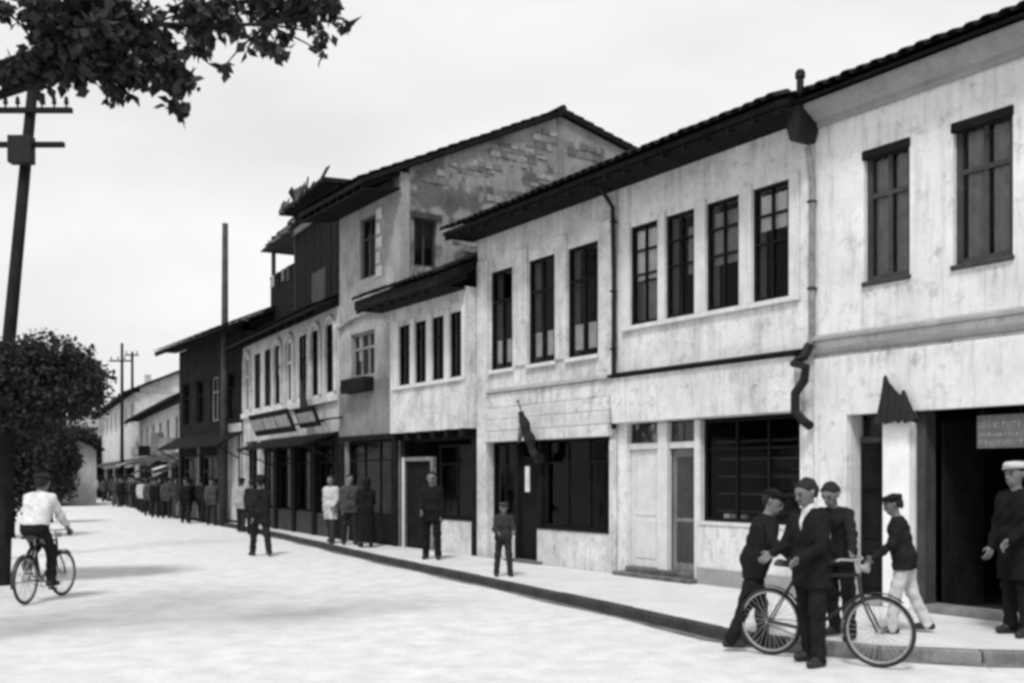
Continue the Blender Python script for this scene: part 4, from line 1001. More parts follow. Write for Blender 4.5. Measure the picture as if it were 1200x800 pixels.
round_tree(((3 - 600) / FPX * dT, dT, 0), (.2, .1, zl(452, dT)), (1.48, 1.4, .98), .12, "small round crowned tree with dark trunk behind the cyclist", 5, size=.085)
round_tree(((58 - 600) / FPX * 40, 40, 0), (.1, 0, 2.4), (1.0, 1.0, 1.6), .12, "small dark bushy tree further along beyond the cyclist", 8, size=.12)
round_tree(((12 - 600) / FPX * 30, 30, 0), (.0, 0, 2.4), (1.1, 1.2, 1.9), .12, "dark bushy tree between the round tree and low cottage", 9, size=.12)
round_tree(((86 - 600) / FPX * 78, 78, 0), (.0, 0, 2.6), (1.2, 1.0, 2.4), .12, "far slender dark tree at the end of the street", 10, size=.2)
round_tree(((100 - 600) / FPX * 96, 96, 0), (.0, 0, 3.6), (2.2, 2, 3.2), .15, "far broad dark tree before the closing house", 12, size=.25)
round_tree(((70 - 600) / FPX * 62, 62, 0), (.0, 0, 2.8), (1.5, 1.4, 2.4), .14, "dark tree between bushy tree and the far slender one", 13, size=.18)

# ------------------------------------------------------------------ people: implicit bodies meshed by surface nets
def surface_nets(Fd, org, h):
    s = Fd < 0; nx, ny, nz_ = Fd.shape
    cs = lambda dx, dy, dz: (slice(dx, nx - 1 + dx), slice(dy, ny - 1 + dy), slice(dz, nz_ - 1 + dz))
    cnt = np.zeros((nx - 1, ny - 1, nz_ - 1), np.int8)
    cor = [(i, j, k) for i in (0, 1) for j in (0, 1) for k in (0, 1)]
    for c in cor: cnt += s[cs(*c)]
    act = (cnt > 0) & (cnt < 8); I = np.argwhere(act); n = len(I)
    vals = np.stack([Fd[I[:, 0] + c[0], I[:, 1] + c[1], I[:, 2] + c[2]] for c in cor], 1); ca = np.array(cor, float)
    acc = np.zeros((n, 3)); num = np.zeros(n)
    for a in range(8):
        for b in range(a + 1, 8):
            if np.abs(ca[a] - ca[b]).sum() != 1: continue
            va, vb = vals[:, a], vals[:, b]; m = (va < 0) != (vb < 0)
            t = np.where(m, va / np.where(m, va - vb, 1), 0)
            acc += np.where(m[:, None], ca[a] + (ca[b] - ca[a]) * t[:, None], 0); num += m
    V = (I + acc / num[:, None]) * h + org
    idx = -np.ones(act.shape, np.int64); idx[act] = np.arange(n); Fs = []
    for ax in range(3):
        o1, o2 = [(1, 2), (2, 0), (0, 1)][ax]
        sl0 = [slice(1, -1)] * 3; sl0[ax] = slice(0, Fd.shape[ax] - 1); sl1 = list(sl0); sl1[ax] = slice(1, Fd.shape[ax])
        A, B = s[tuple(sl0)], s[tuple(sl1)]
        E_ = np.argwhere(A != B)
        if not len(E_): continue
        P = E_.copy(); 
        for q in range(3):
            if q != ax: P[:, q] += 1
        flip = ~A[tuple(E_.T)]
        d1 = np.zeros(3, int); d1[o1] = 1; d2 = np.zeros(3, int); d2[o2] = 1
        q = [idx[tuple((P - d1 - d2).T)], idx[tuple((P - d2).T)], idx[tuple(P.T)], idx[tuple((P - d1).T)]]
        Q = np.stack(q, 1); Q[flip] = Q[flip][:, ::-1]; Fs.append(Q)
    return V, np.concatenate(Fs)

def implicit(prims, vox, cuts=(), wrinkle=0.0, pad=.06):
    """prims: (a, b, ra, rb, k) round cones joined smoothly; cuts: fields to intersect with"""
    A = np.array([list(p[0]) for p in prims] + [list(p[1]) for p in prims], float); rr = max(max(p[2], p[3]) for p in prims)
    lo, hi = A.min(0) - rr - pad, A.max(0) + rr + pad; n = np.ceil((hi - lo) / vox).astype(int) + 1
    ax = [lo[i] + vox * np.arange(n[i]) for i in range(3)]; Fd = np.full(n, .25)
    for a, b, ra, rb, k in prims:
        a, b = np.array(a, float), np.array(b, float); m = max(ra, rb) + k + 3 * vox + .02
        sl = []
        for i in range(3):
            l, u = min(a[i], b[i]) - m, max(a[i], b[i]) + m
            i0 = max(0, int((l - lo[i]) / vox)); i1 = min(n[i], int((u - lo[i]) / vox) + 2); sl.append(slice(i0, i1))
        X, Y, Zc = np.meshgrid(ax[0][sl[0]], ax[1][sl[1]], ax[2][sl[2]], indexing='ij')
        ba = b - a; L2 = max(ba @ ba, 1e-9); t = np.clip(((X - a[0]) * ba[0] + (Y - a[1]) * ba[1] + (Zc - a[2]) * ba[2]) / L2, 0, 1)
        d = np.sqrt((X - a[0] - t * ba[0]) ** 2 + (Y - a[1] - t * ba[1]) ** 2 + (Zc - a[2] - t * ba[2]) ** 2) - (ra + (rb - ra) * t)
        f = Fd[tuple(sl)]; hh = np.maximum(k - np.abs(f - d), 0) / k; Fd[tuple(sl)] = np.minimum(f, d) - hh * hh * k * .25
    if cuts or wrinkle:
        X, Y, Zc = np.meshgrid(*ax, indexing='ij')
        if wrinkle: Fd = Fd + wrinkle * (np.sin(Zc * 38 + X * 21 + 2 * np.sin(Y * 14)) * np.sin(Y * 25 + X * 17 + Zc * 9))
        for c in cuts: Fd = np.maximum(Fd, c(X, Y, Zc))
    Fd[0], Fd[-1], Fd[:, 0], Fd[:, -1], Fd[:, :, 0], Fd[:, :, -1] = [.05] * 6
    return surface_nets(Fd, lo, vox)

def nets_obj(name, VF, m, parent=None):
    V, Fc = VF; me = bpy.data.meshes.new(name); me.vertices.add(len(V)); me.vertices.foreach_set("co", V.ravel())
    me.loops.add(Fc.size); me.loops.foreach_set("vertex_index", Fc.ravel().astype(np.int32)); me.polygons.add(len(Fc))
    me.polygons.foreach_set("loop_start", np.arange(0, Fc.size, 4, dtype=np.int32)); me.polygons.foreach_set("use_smooth", np.ones(len(Fc), bool))
    me.materials.append(m); me.update(calc_edges=True); return obj(name, me, parent)

def ik(a, t, l1, l2, pole):
    a, t, pole = Vector(a), Vector(t), Vector(pole); d = t - a; L_ = min(d.length, (l1 + l2) * .995); d.normalize()
    x = (l1 * l1 - l2 * l2 + L_ * L_) / (2 * L_); h = math.sqrt(max(0, l1 * l1 - x * x)); p = pole - d * pole.dot(d); p.normalize()
    return a + d * x + p * h, a + d * L_

def skeleton(P):
    """joints for a 1.75 m figure; x right, y forward, z up. legs/arms by angles or by target points"""
    J = {}; pz = P.get('pelvis', .93); lean = R(P.get('lean', 0)); tilt = R(P.get('tilt', 0))
    M_ = Matrix.Rotation(-lean, 3, 'X') @ Matrix.Rotation(tilt, 3, 'Y'); pel = Vector((0, 0, pz)); J['pel'] = pel
    U = lambda x, y, z: pel + M_ @ Vector((x, y, z - .93))
    J['U'] = U; J['M'] = M_
    for s_, n in ((-1, 'L'), (1, 'R')):
        hip = pel + Vector((.09 * s_, 0, -.02)); v = P.get('leg' + n, (0, 3, 0))
        if isinstance(v, dict): kn_, an = ik(hip, v['to'], .43, .42, v.get('pole', (.1 * s_, 1, .2)))
        else:
            fl, ab, kf = [R(q) for q in v]
            kn_ = hip + Vector((math.sin(ab) * s_, math.sin(fl), -math.cos(fl))).normalized() * .43
            an = kn_ + Vector((math.sin(ab) * .6 * s_, math.sin(fl - kf), -math.cos(fl - kf))).normalized() * .42
        J['hip' + n], J['kn' + n], J['an' + n] = hip, kn_, an
        sh = U(.165 * s_, 0, 1.395); J['sh' + n] = sh; v = P.get('arm' + n, (0, 8, 12))
        if isinstance(v, dict): el, wr = ik(sh, v['to'], .29, .26, v.get('pole', (.5 * s_, -1, -.3)))
        else:
            fl, ab, ef = [R(q) for q in v]
            el = sh + Vector((math.sin(ab) * s_, math.sin(fl), -math.cos(fl))).normalized() * .29
            wr = el + Vector((math.sin(ab) * .3 * s_ - (.35 * math.sin(ef) * s_), math.sin(fl + ef), -math.cos(fl + ef))).normalized() * .26
        J['el' + n], J['wr' + n] = el, wr
    if 'pelvis' not in P:
        lo = min(J['anL'].z, J['anR'].z) - .088
        for k in list(J):
            if isinstance(J[k], Vector): J[k] = J[k] - Vector((0, 0, lo))
        pel2 = J['pel']; J['U'] = lambda x, y, z: pel2 + M_ @ Vector((x, y, z - .93))
    return J

def body_prims(J, P, hands=True):
    U = J['U']; pr = []
    pr.append((U(-.06, 0, .95), U(.06, 0, .95), .115, .115, .05))
    for s_ in (-1, 1):
        pr.append((U(.06 * s_, 0, 1.0), U(.085 * s_, .005, 1.3), .098, .112, .05)); pr.append((U(.03 * s_, -.01, 1.42), U(.145 * s_, -.005, 1.39), .058, .05, .05))
    pr.append((U(0, -.005, 1.42), U(0, .01, 1.55), .056, .052, .04))
    hd = P.get('head', (0, 0)); Mh = J['M'] @ Matrix.Rotation(R(hd[0]), 3, 'Z') @ Matrix.Rotation(-R(hd[1]), 3, 'X'); hb = U(0, .01, 1.53)
    H = lambda x, y, z: hb + Mh @ Vector((x, y, z)); J['H'] = H; J['Mh'] = Mh
    pr += [(H(0, -.02, .135), H(0, .02, .125), .092, .085, .04), (H(0, .035, .05), H(0, .055, .03), .06, .045, .05), (H(0, .09, .1), H(0, .112, .07), .012, .018, .02)]
    pr += [(H(0, .085, .125), H(0, .09, .125), .03, .02, .03), (H(-.02, .085, .038), H(.02, .085, .038), .012, .012, .015)]
    for s_ in (-1, 1): pr.append((H(.09 * s_, -.005, .075), H(.093 * s_, -.01, .115), .012, .018, .012))
    for s_, n in ((-1, 'L'), (1, 'R')):
        pr += [(J['sh' + n], J['el' + n], .052, .042, .04), (J['el' + n], J['wr' + n], .043, .028, .03)]
        pr += [(J['hip' + n], J['kn' + n], .088, .058, .05), (J['kn' + n], J['an' + n], .056, .04, .03)]
        a = J['an' + n]; f = foot_dir(J, n); pr += [(a + Vector((0, 0, -.045)) - f * .04, a + f * .12 + Vector((0, 0, -.055)), .042, .033, .03), (a, a + f * .08 + Vector((0, 0, -.04)), .038, .03, .03)]
        if hands: pr += hand_prims(J, n, s_, P)
    return pr
def foot_dir(J, n):
    s_ = -1 if n == 'L' else 1; return Vector((.18 * s_, 1, 0)).normalized()
def hand_prims(J, n, s_, P):
    w = J['wr' + n]; f = (J['wr' + n] - J['el' + n]).normalized(); g_ = P.get('grip' + n)
    side_ = Vector((0, 1, 0)); side_ = side_ - f * side_.dot(f)
    if side_.length < .3: side_ = Vector((1, 0, 0)) - f * f.x
    if g_ is not None: side_ = Vector(g_) - f * Vector(g_).dot(f)
    side_.normalize(); nrm = f.cross(side_) * (1 if s_ > 0 else -1)       # palm side
    if g_ is not None and nrm.z > 0: nrm = -nrm
    pr = []; c = .9 if g_ is not None else .45
    for k in range(2): pr.append((w + side_ * (.018 - .036 * k), w + f * .075 + side_ * (.022 - .044 * k), .019, .018, .015))
    for k, ln in enumerate((.075, .083, .078, .062)):
        b0 = w + f * .08 + side_ * (.032 - .021 * k); a1 = (f * math.cos(c) + nrm * math.sin(c)); a2 = (f * math.cos(c * 2.2) + nrm * math.sin(c * 2.2))
        m1 = b0 + a1 * ln * .5; pr += [(b0, m1, .0105, .0095, .006), (m1, m1 + a2 * ln * .55, .0095, .008, .006)]
    t0 = w + f * .02 + side_ * .03; t1 = t0 + (f * .6 + side_ * .7 + nrm * .3).normalized() * .04; pr += [(t0, t1, .013, .011, .008), (t1, t1 + (f * .9 + side_ * .1 + nrm * .5).normalized() * .032, .011, .009, .006)]
    return pr

M_SKIN = mat("skin", .15, rough=.6, var=.1, scale=12, bump=.05, spec=.3); M_HAIR = mat("dark_hair", .02, var=.3)
CLOTH = {}
def cloth(v):
    k = "cloth_%03d" % int(v * 1000)
    return mat(k, v if v > .2 else v * .6, spec=.06, rough=.95, var=.25, scale=9, bump=.3, bscale=60)
M_SHOE = mat("dark_leather", .025, rough=.5, var=.3)

def person(label, loc, heading, height, P, top=.03, legs=.03, shirt=None, coat=.80, hat=None, hatv=.03, vox=.0115, sleeves=True, robe=None, group=None, hands=True, loose=.0, apron=None, moustache=False):
    """heading: direction faced, degrees anticlockwise from +x"""
    J = skeleton(P); U = J['U']; pr = body_prims(J, P, hands); H = J['H']; sc = height / 1.75
    o = nets_obj("person", implicit(pr, vox), M_SKIN); tag(o, label, "person", group)
    o.location = loc; o.rotation_euler = (0, 0, R(heading - 90)); o.scale = (sc, sc, sc)
    pelz = J['pel'].z
    # trousers
    if robe is None:
        tp = []
        for s_, n in ((-1, 'L'), (1, 'R')):
            k, a, h = J['kn' + n], J['an' + n], J['hip' + n]
            tp += [(h + Vector((0, 0, .04)), k, .108, .078 + loose, .05), (k, a + Vector((0, 0, -.01)), .076 + loose, .07 + loose, .04)]
        tp.append((U(-.06, 0, .98), U(.06, 0, .98), .128, .128, .05)); tp.append((J['pel'] + Vector((-.05, 0, 0)), J['pel'] + Vector((.05, 0, 0)), .125, .125, .05))
        zc = min(J['anL'].z, J['anR'].z)
        cuts = [lambda X, Y, Zc, M_=J['M'], p=J['pel']: ((X - p.x) * M_[0][2] + (Y - p.y) * M_[1][2] + (Zc - p.z) * M_[2][2]) - .12]
        nets_obj("trousers", implicit(tp, vox * 1.1, cuts, .008), cloth(legs), o)
    for s_, n in ((-1, 'L'), (1, 'R')):
        a = J['an' + n]; f = foot_dir(J, n)
        sp_ = [(a + Vector((0, 0, -.042)) - f * .045, a + f * .135 + Vector((0, 0, -.05)), .05, .04, .03), (a + Vector((0, 0, .01)), a + f * .06 + Vector((0, 0, -.03)), .048, .042, .03)]
        zmin = a.z - .088; nets_obj("shoe", implicit(sp_, vox, [lambda X, Y, Zc, z=zmin: z - Zc]), M_SHOE, o)
    # jacket or shirt
    jk = []
    jk.append((U(-.06, 0, .98), U(.06, 0, .98), .14, .14, .05))
    for s_, n in ((-1, 'L'), (1, 'R')):
        jk += [(U(.06 * s_, 0, 1.0), U(.085 * s_, .005, 1.31), .125, .135, .05), (U(.03 * s_, -.01, 1.43), U(.15 * s_, -.005, 1.395), .074, .074, .05)]
        jk += [(J['sh' + n], J['el' + n], .074, .06, .03)]
        if sleeves: jk += [(J['el' + n], J['el' + n].lerp(J['wr' + n], .97), .06, .047, .02)]
        else: jk[-1] = (J['sh' + n], J['sh' + n].lerp(J['el' + n], .7), .074, .066, .03)
    hem = robe if robe is not None else coat
    if robe is not None:
        mid = (J['anL'] + J['anR']) / 2
        for s_ in (-1, 1): jk.append((U(.05 * s_, 0, .98), Vector((mid.x + .07 * s_, mid.y, hem * pelz / .93)), .14, .17, .08))
    elif coat < .95:
        for s_, n in ((-1, 'L'), (1, 'R')):
            h = J['hip' + n]; q = h.lerp(J['kn' + n], max(0, (.93 - coat) / .43)); jk.append((U(.055 * s_, 0, .98), q, .137, .125, .06))
    cuts = []
    if shirt is not None:
        cuts.append(lambda X, Y, Zc, u=U(0, 0, 1.26), M_=J['M']: .9 * np.minimum(np.minimum((Y - u.y) - .05, ((Zc - u.z) * .26) - np.abs(X - u.x - (Zc - u.z) * M_[0][2])), (Zc - u.z)))
    top_z = U(0, 0, 1.485)
    cuts.append(lambda X, Y, Zc, M_=J['M'], p=top_z: ((X - p.x) * M_[0][2] + (Y - p.y) * M_[1][2] + (Zc - p.z) * M_[2][2]))
    if robe is None:
        hz_ = J['pel'].z - (.93 - coat) if coat < .95 else None
        hp = U(0, 0, .96) if hz_ is None else Vector((0, 0, hz_))
        cuts.append(lambda X, Y, Zc, z=hp.z: z - Zc)
    else: cuts.append(lambda X, Y, Zc, z=hem * pelz / .93: z - Zc)
    nets_obj("jacket" if robe is None else "robe", implicit(jk, vox * 1.05, cuts, .009), cloth(top), o)
    if shirt is not None:
        sh = [(U(.06 * s_, 0, 1.0), U(.085 * s_, .005, 1.31), .112, .124, .05) for s_ in (-1, 1)] + [(U(.03 * s_, -.01, 1.42), U(.1 * s_, -.005, 1.395), .06, .056, .05) for s_ in (-1, 1)] + [(U(0, -.005, 1.42), U(0, .005, 1.5), .066, .062, .03)]
        nets_obj("shirt", implicit(sh, vox * 1.1), cloth(shirt), o)
    if apron:
        ap = [(U(-.06, .03, 1.0), U(.06, .03, 1.0), .15, .15, .05), (U(-.07, .05, .7), U(.07, .05, .7), .16, .16, .1)]
        nets_obj("apron", implicit(ap, vox * 1.2, [lambda X, Y, Zc: .02 - Y, lambda X, Y, Zc: .45 - Zc]), cloth(apron), o)
    # hair, eyes, hat
    hr = [(H(0, -.025, .145), H(0, .016, .142), .102, .091, .03), (H(0, -.06, .1), H(0, -.05, .05), .066, .055, .04)]
    Mi = J['Mh'].inverted(); hb = H(0, 0, 0)
    def hcut(X, Y, Zc):
        y = (X - hb.x) * Mi[1][0] + (Y - hb.y) * Mi[1][1] + (Zc - hb.z) * Mi[1][2]; z = (X - hb.x) * Mi[2][0] + (Y - hb.y) * Mi[2][1] + (Zc - hb.z) * Mi[2][2]
        return np.maximum(y * .8 - (z - .125) * .9 - .016, -(z - .03))
    if hat != 'scarf': nets_obj("hair", implicit(hr, vox * .8, [hcut], .007), M_HAIR, o)
    if vox < .016:
        for s_ in (-1, 1):
            e = MB(); e.lathe([(0, -.01), (.01, -.006), (.015, 0), (.01, .006), (0, .01)], 8); eo = e.build("eye", M_HAIR, o, H(.034 * s_, .093, .1))
            MB().box(-.02, .02, -.004, .008, -.005, .005).build("eyebrow", M_HAIR, o, H(.036 * s_, .098, .122))
        MB().box(-.022, .022, 0, .006, -.003, .003).build("mouth", M_HAIR, o, H(0, .095, .036))
        if moustache: MB().prism([(-.04, -.012), (.04, -.012), (.02, .009), (-.02, .009)], "y", 0, .016).build("moustache", M_HAIR, o, H(0, .092, .052))
    if hat:
        hm = MB(); hm.smooth = True; prf = {'cap': [(0, .0), (.108, .0), (.125, .012), (.128, .04), (.1, .066), (.0, .075)], 'fez': [(0, 0), (.098, 0), (.096, .01), (.08, .12), (0, .122)],
               'hat': [(0, -.012), (.155, -.008), (.165, .0), (.105, .006), (.1, .07), (.085, .105), (.04, .115), (0, .105)]}.get(hat)
        if prf:
            hm.lathe(prf, 20); ho = hm.build(hat, cloth(hatv), o, H(0, -.012, .162)); ho.rotation_euler = J['Mh'].to_euler()
            if hat == 'cap':
                vz = MB(); vz.poly([(.085 * math.cos(t), .06 + .1 * math.sin(t), .008 - .012 * math.sin(t)) for t in np.linspace(0, math.pi, 9)]); vz.poly([(.085 * math.cos(t), .06 + .1 * math.sin(t), -.002 - .012 * math.sin(t)) for t in np.linspace(0, math.pi, 9)][::-1]); vz.build("visor", cloth(hatv), ho)
        elif hat == 'scarf':
            sc_ = [(H(0, -.025, .135), H(0, .01, .13), .108, .1, .03), (H(0, -.05, .1), H(0, -.06, -.03), .09, .08, .05), (H(-.05, -.02, .06), H(.05, -.02, .06), .07, .07, .04)]
            nets_obj("headscarf", implicit(sc_, vox, [lambda X, Y, Zc: np.maximum(-(np.sqrt((X - H(0, .11, .08).x) ** 2 + (Y - H(0, .11, .08).y) ** 2 + (Zc - H(0, .11, .08).z) ** 2) - .085), -9)]), cloth(hatv), o)
    return o

# ------------------------------------------------------------------ bicycles
M_FRAME = mat("black_bicycle_enamel", .02, rough=.35, var=.2, spec=.5); M_STEEL = mat("worn_steel", .3, rough=.4, var=.3, spec=.6); M_TYRE = mat("tyre_rubber", .03, rough=.9, var=.3); M_SADDLE = mat("saddle_leather", .04, rough=.6)
def bicycle(label, rear, heading, z=0.0, steer=0.0, lean=0.0):
    """rear: contact point of the rear wheel; local x forward"""
    b = thing("bicycle", label, "bicycle", (rear.x, rear.y, z), R(heading)); b.rotation_euler = (R(lean), 0, R(heading))
    Rw, WB = .34, 1.1
    def wheel(x, rz=0):
        t = MB(); t.smooth = True; t.tube([((Rw - .02) * math.cos(a), 0, (Rw - .02) * math.sin(a)) for a in np.linspace(0, 2 * math.pi, 41)[:-1]], .02, 8, closed=True)
        wo = t.build("wheel", M_TYRE, b, (x, 0, Rw + .003), (0, 0, R(rz)))
        r_ = MB(); r_.tube([((Rw - .045) * math.cos(a), 0, (Rw - .045) * math.sin(a)) for a in np.linspace(0, 2 * math.pi, 41)[:-1]], .012, 6, closed=True); r_.build("rim", M_STEEL, wo)
        h = MB(); h.tube([(0, -.05, 0), (0, .05, 0)], .022, 10); h.build("hub", M_STEEL, wo)
        s_ = MB()
        for k in range(32):
            a = 2 * math.pi * k / 32; a2 = a + (.5 if k % 2 else -.5); y = .03 if k % 4 < 2 else -.03
            s_.tube([(.02 * math.cos(a2), y, .02 * math.sin(a2)), ((Rw - .05) * math.cos(a), 0, (Rw - .05) * math.sin(a))], .0022, 4)
        s_.build("spoke_set", M_STEEL, wo)
        return wo
    wheel(0); wheel(WB, steer)
    fr = MB(); BB = (.43, 0, .29); ST = (.26, 0, .82); HT, HB = (.88, 0, .86), (.93, 0, .68); cz = Rw + .003
    for a, c, r_ in ((BB, ST, .016), (ST, HT, .015), (HB, BB, .018), ((.9, 0, .88), HB, .02)): fr.tube([a, c], r_, 8)
    for y in (-.05, .05): fr.tube([(0, y, cz), (BB[0], y * .4, BB[2])], .01, 6); fr.tube([(0, y, cz), (ST[0], y * .4, ST[2] - .04)], .009, 6)
    fr.build("frame", M_FRAME, b)
    fk = MB(); 
    for y in (-.05, .05): fk.tube([(.93, y * .6, .68), (1.03, y, .48), (WB, y, cz)], .012, 6)
    fk.tube([(.93, -.035, .68), (.93, .035, .68)], .014, 6); fk.build("fork", M_FRAME, b)
    hb = MB(); s_ = math.sin(R(steer)); hb.tube([(.9, 0, .86), (.87, 0, 1.0)], .014, 8)
    hb.tube([(.72, -.27, .98), (.83, -.25, 1.02), (.9, -.12, 1.01), (.87, 0, 1.0), (.9, .12, 1.01), (.83, .25, 1.02), (.72, .27, .98)], .012, 8); hbo = hb.build("handlebar", M_STEEL, b)
    for y in (-.27, .27): MB().tube([(.69, y * 1.01, .97), (.79, y * .97, 1.008)], .018, 8).build("grip", M_TYRE, hbo)
    sp_ = MB(); sp_.tube([ST, (.235, 0, .93)], .013, 8); sp_.build("seat_post", M_STEEL, b)
    sd_ = MB(); sd_.smooth = True; prof = []
    n = 9; rows = []
    for k in range(n):
        t = k / (n - 1); x = .1 + .3 * t; wd = .1 * (1 - t) ** 1.4 + .022; zt = .955 + .02 * (1 - t) ** 2
        rows.append([(x, wd * math.cos(a), zt - .05 * (1 - math.sin(a)) if math.sin(a) > -.1 else zt - .06) for a in np.linspace(-.3, math.pi + .3, 9)])
    for row in rows: sd_.v += row
    for k in range(n - 1):
        for j in range(8): sd_.f.append((k * 9 + j, k * 9 + j + 1, (k + 1) * 9 + j + 1, (k + 1) * 9 + j)); sd_.mi.append(0)
    sd_.f.append(tuple(range(9))); sd_.mi.append(0); sd_.f.append(tuple(range((n - 1) * 9, n * 9))[::-1]); sd_.mi.append(0); sd_.build("saddle", M_SADDLE, b)
    ck = MB(); ck.tube([(BB[0], -.06, BB[2]), (BB[0], .06, BB[2])], .02, 8)
    ck.tube([(BB[0] + .09 * math.cos(a), -.045, BB[2] + .09 * math.sin(a)) for a in np.linspace(0, 2 * math.pi, 25)[:-1]], .008, 6, closed=True)
    ck.tube([(BB[0], -.06, BB[2]), (BB[0] + .12, -.07, BB[2] - .12)], .01, 6); ck.tube([(BB[0], .06, BB[2]), (BB[0] - .12, .07, BB[2] + .12)], .01, 6); cko = ck.build("crank", M_STEEL, b)
    for x, y, zz in ((BB[0] + .12, -.12, BB[2] - .12), (BB[0] - .12, .12, BB[2] + .12)): MB().box(x - .04, x + .04, y - .05, y + .05, zz - .012, zz + .012).build("pedal", M_TYRE, cko)
    ch = MB(); ch.tube([(0, -.045, cz + .03), (BB[0], -.045, BB[2] + .09)], .005, 4); ch.tube([(0, -.045, cz - .03), (BB[0], -.045, BB[2] - .09)], .005, 4); ch.build("chain", M_METAL, b)
    for x, a0, a1 in ((0, .3, 3.4), (WB, .9, 3.3)):
        m = MB(); ar = np.linspace(a0, a1, 14)
        for a, c in zip(ar[:-1], ar[1:]):
            for rr_ in (Rw + .02,):
                P = [(x + rr_ * math.cos(q), y, cz + rr_ * math.sin(q)) for q in (a, c) for y in (-.028, .028)]; P2 = [(x + (rr_ + .004) * math.cos(q), y, cz + (rr_ + .004) * math.sin(q)) for q in (a, c) for y in (-.028, .028)]
                m.hexa([P[0], P[1], P[3], P[2], P2[0], P2[1], P2[3], P2[2]])
        m.build("mudguard", M_FRAME, b)
    lp = MB(); lp.lathe([(0, -.05), (.03, -.045), (.045, .03), (.04, .035), (0, .03)], 10); lp.build("headlamp", M_STEEL, b, (.97, 0, .93), (0, R(90), 0))
    return b

# bicycle at the kerb with the three men
rb_, fb_ = gp(902, 767), gp(1021, 781); hd = math.degrees(math.atan2(fb_.y - rb_.y, fb_.x - rb_.x))
bicycle("black bicycle held by three men in dark suits at the kerb", rb_, hd, 0.0, 4)
BD = (fb_ - rb_).normalized(); BS = Vector((-BD.y, BD.x, 0))               # along the bicycle, and to its left (away from the road)
def bpt(x, y, z): return rb_ + BD * x + BS * y + Vector((0, 0, z))
def to_local(p, loc, heading, height):
    s_ = height / 1.75; a = -R(heading - 90); d = Vector(p) - Vector(loc); return Vector((d.x * math.cos(a) - d.y * math.sin(a), d.x * math.sin(a) + d.y * math.cos(a), d.z)) / s_
# man behind the rear wheel
la = gp(884, 760, 0); ha, Ha = 5, 1.66
person("man in dark suit striding and leaning towards the bicycle's rear wheel", la, ha, Ha,
       {'lean': 16, 'legL': (14, 3, 8), 'legR': (-18, 3, 6), 'armR': {'to': to_local(bpt(.22, -.02, 1.0), la, ha, Ha)}, 'armL': (28, 10, 35), 'head': (-40, 8)}, top=.022, legs=.025, hat='cap', hatv=.02, coat=.78, moustache=True)
# man in front, facing us
lb = gp(950, 778, 0); hb_, Hb = -152, 1.74
person("man in dark suit and open white collar standing in front of the bicycle", lb, hb_, Hb,
       {'lean': 2, 'legL': (4, 4, 4), 'legR': (-6, 4, 4), 'armL': (14, 12, 50), 'armR': (20, 10, 50), 'head': (-8, 12)}, top=.022, legs=.024, shirt=.6, coat=.72, moustache=True)
# youth holding the handlebar from the pavement side
lc = gp(983, 748, PZ); hc_, Hc = math.degrees(math.atan2(-BS.y, -BS.x)) - 10, 1.6
person("shorter youth in dark jacket bending over the bicycle's handlebar", lc, hc_, Hc,
       {'lean': 12, 'legL': (2, 5, 3), 'legR': (-8, 5, 6), 'armL': {'to': to_local(bpt(.74, .27, 1.02), lc, hc_, Hc)}, 'armR': {'to': to_local(bpt(.76, -.24, 1.02), lc, hc_, Hc)}, 'head': (0, 10)}, top=.03, legs=.03, coat=.8)
# boy by the pilaster
ld = gp(1060, 741, PZ)
person("boy in dark jacket, dark cap and pale trousers walking past the pilaster", ld, 165, 1.48,
       {'lean': 10, 'legL': (16, 3, 10), 'legR': (-14, 3, 12), 'armL': (20, 8, 30), 'armR': (-18, 8, 12), 'head': (0, 4)}, top=.03, legs=.5, hat='cap', hatv=.03, coat=.8)
# figure at the shop threshold
le = gp(1192, 744, PZ)
person("person in long black coat and pale cap standing at the dark shop opening", le, 200, 1.8,
       {'lean': 1, 'legL': (2, 4, 2), 'legR': (-3, 4, 2), 'armL': (12, 8, 40), 'armR': (5, 10, 20)}, top=.018, legs=.02, hat='cap', hatv=.5, coat=.55)
# child on the pavement
lf = gp(590, 675, PZ)
person("small child in dark clothes standing alone near the kerb by three window house", lf, -80, 1.22,
       {'lean': 2, 'legL': (3, 6, 2), 'legR': (-3, 6, 3), 'armL': (18, 14, 60), 'armR': (18, 14, 55)}, top=.06, legs=.05, coat=.85, hat='cap', hatv=.08, vox=.013)
# man before the low house
lg_ = gp(506, 655, PZ)
person("man in black suit standing on the pavement before the jettied house", lg_, -95, 1.74,
       {'legL': (4, 4, 3), 'legR': (-4, 4, 3), 'armL': (0, 9, 15), 'armR': (10, 9, 45)}, top=.02, legs=.02, coat=.75, vox=.015)
# pair and cloaked woman before the tall house
lh = gp(388, 636, PZ)
person("person in long pale coat walking past the tall gabled house", lh, -110, 1.68, {'legL': (14, 3, 8), 'legR': (-12, 3, 8), 'armL': (15, 10, 30), 'armR': (-10, 10, 20)}, top=.45, legs=.06, coat=.62, vox=.016)
li = gp(410, 638, PZ)
person("bareheaded man in grey jacket beside the cloaked woman", li, -70, 1.7, {'legL': (6, 4, 3), 'legR': (-6, 4, 3), 'armL': (10, 9, 30)}, top=.1, legs=.04, coat=.78, vox=.016)
lj = gp(429, 641, PZ)
person("woman in long black cloak and headscarf on the pavement", lj, 110, 1.62, {'armL': (15, 9, 60), 'armR': (15, 9, 60)}, top=.02, robe=.14, hat='scarf', hatv=.02, vox=.016, hands=False)
# man walking in the roadway
lk = gp(305, 651, 0)
person("man in dark coat walking in the roadway just off the kerb", lk, 120, 1.78, {'legL': (14, 3, 6), 'legR': (-14, 3, 8), 'armL': (-14, 8, 12), 'armR': (14, 8, 20)}, top=.03, legs=.035, coat=.7, hat='hat', hatv=.03, vox=.016)

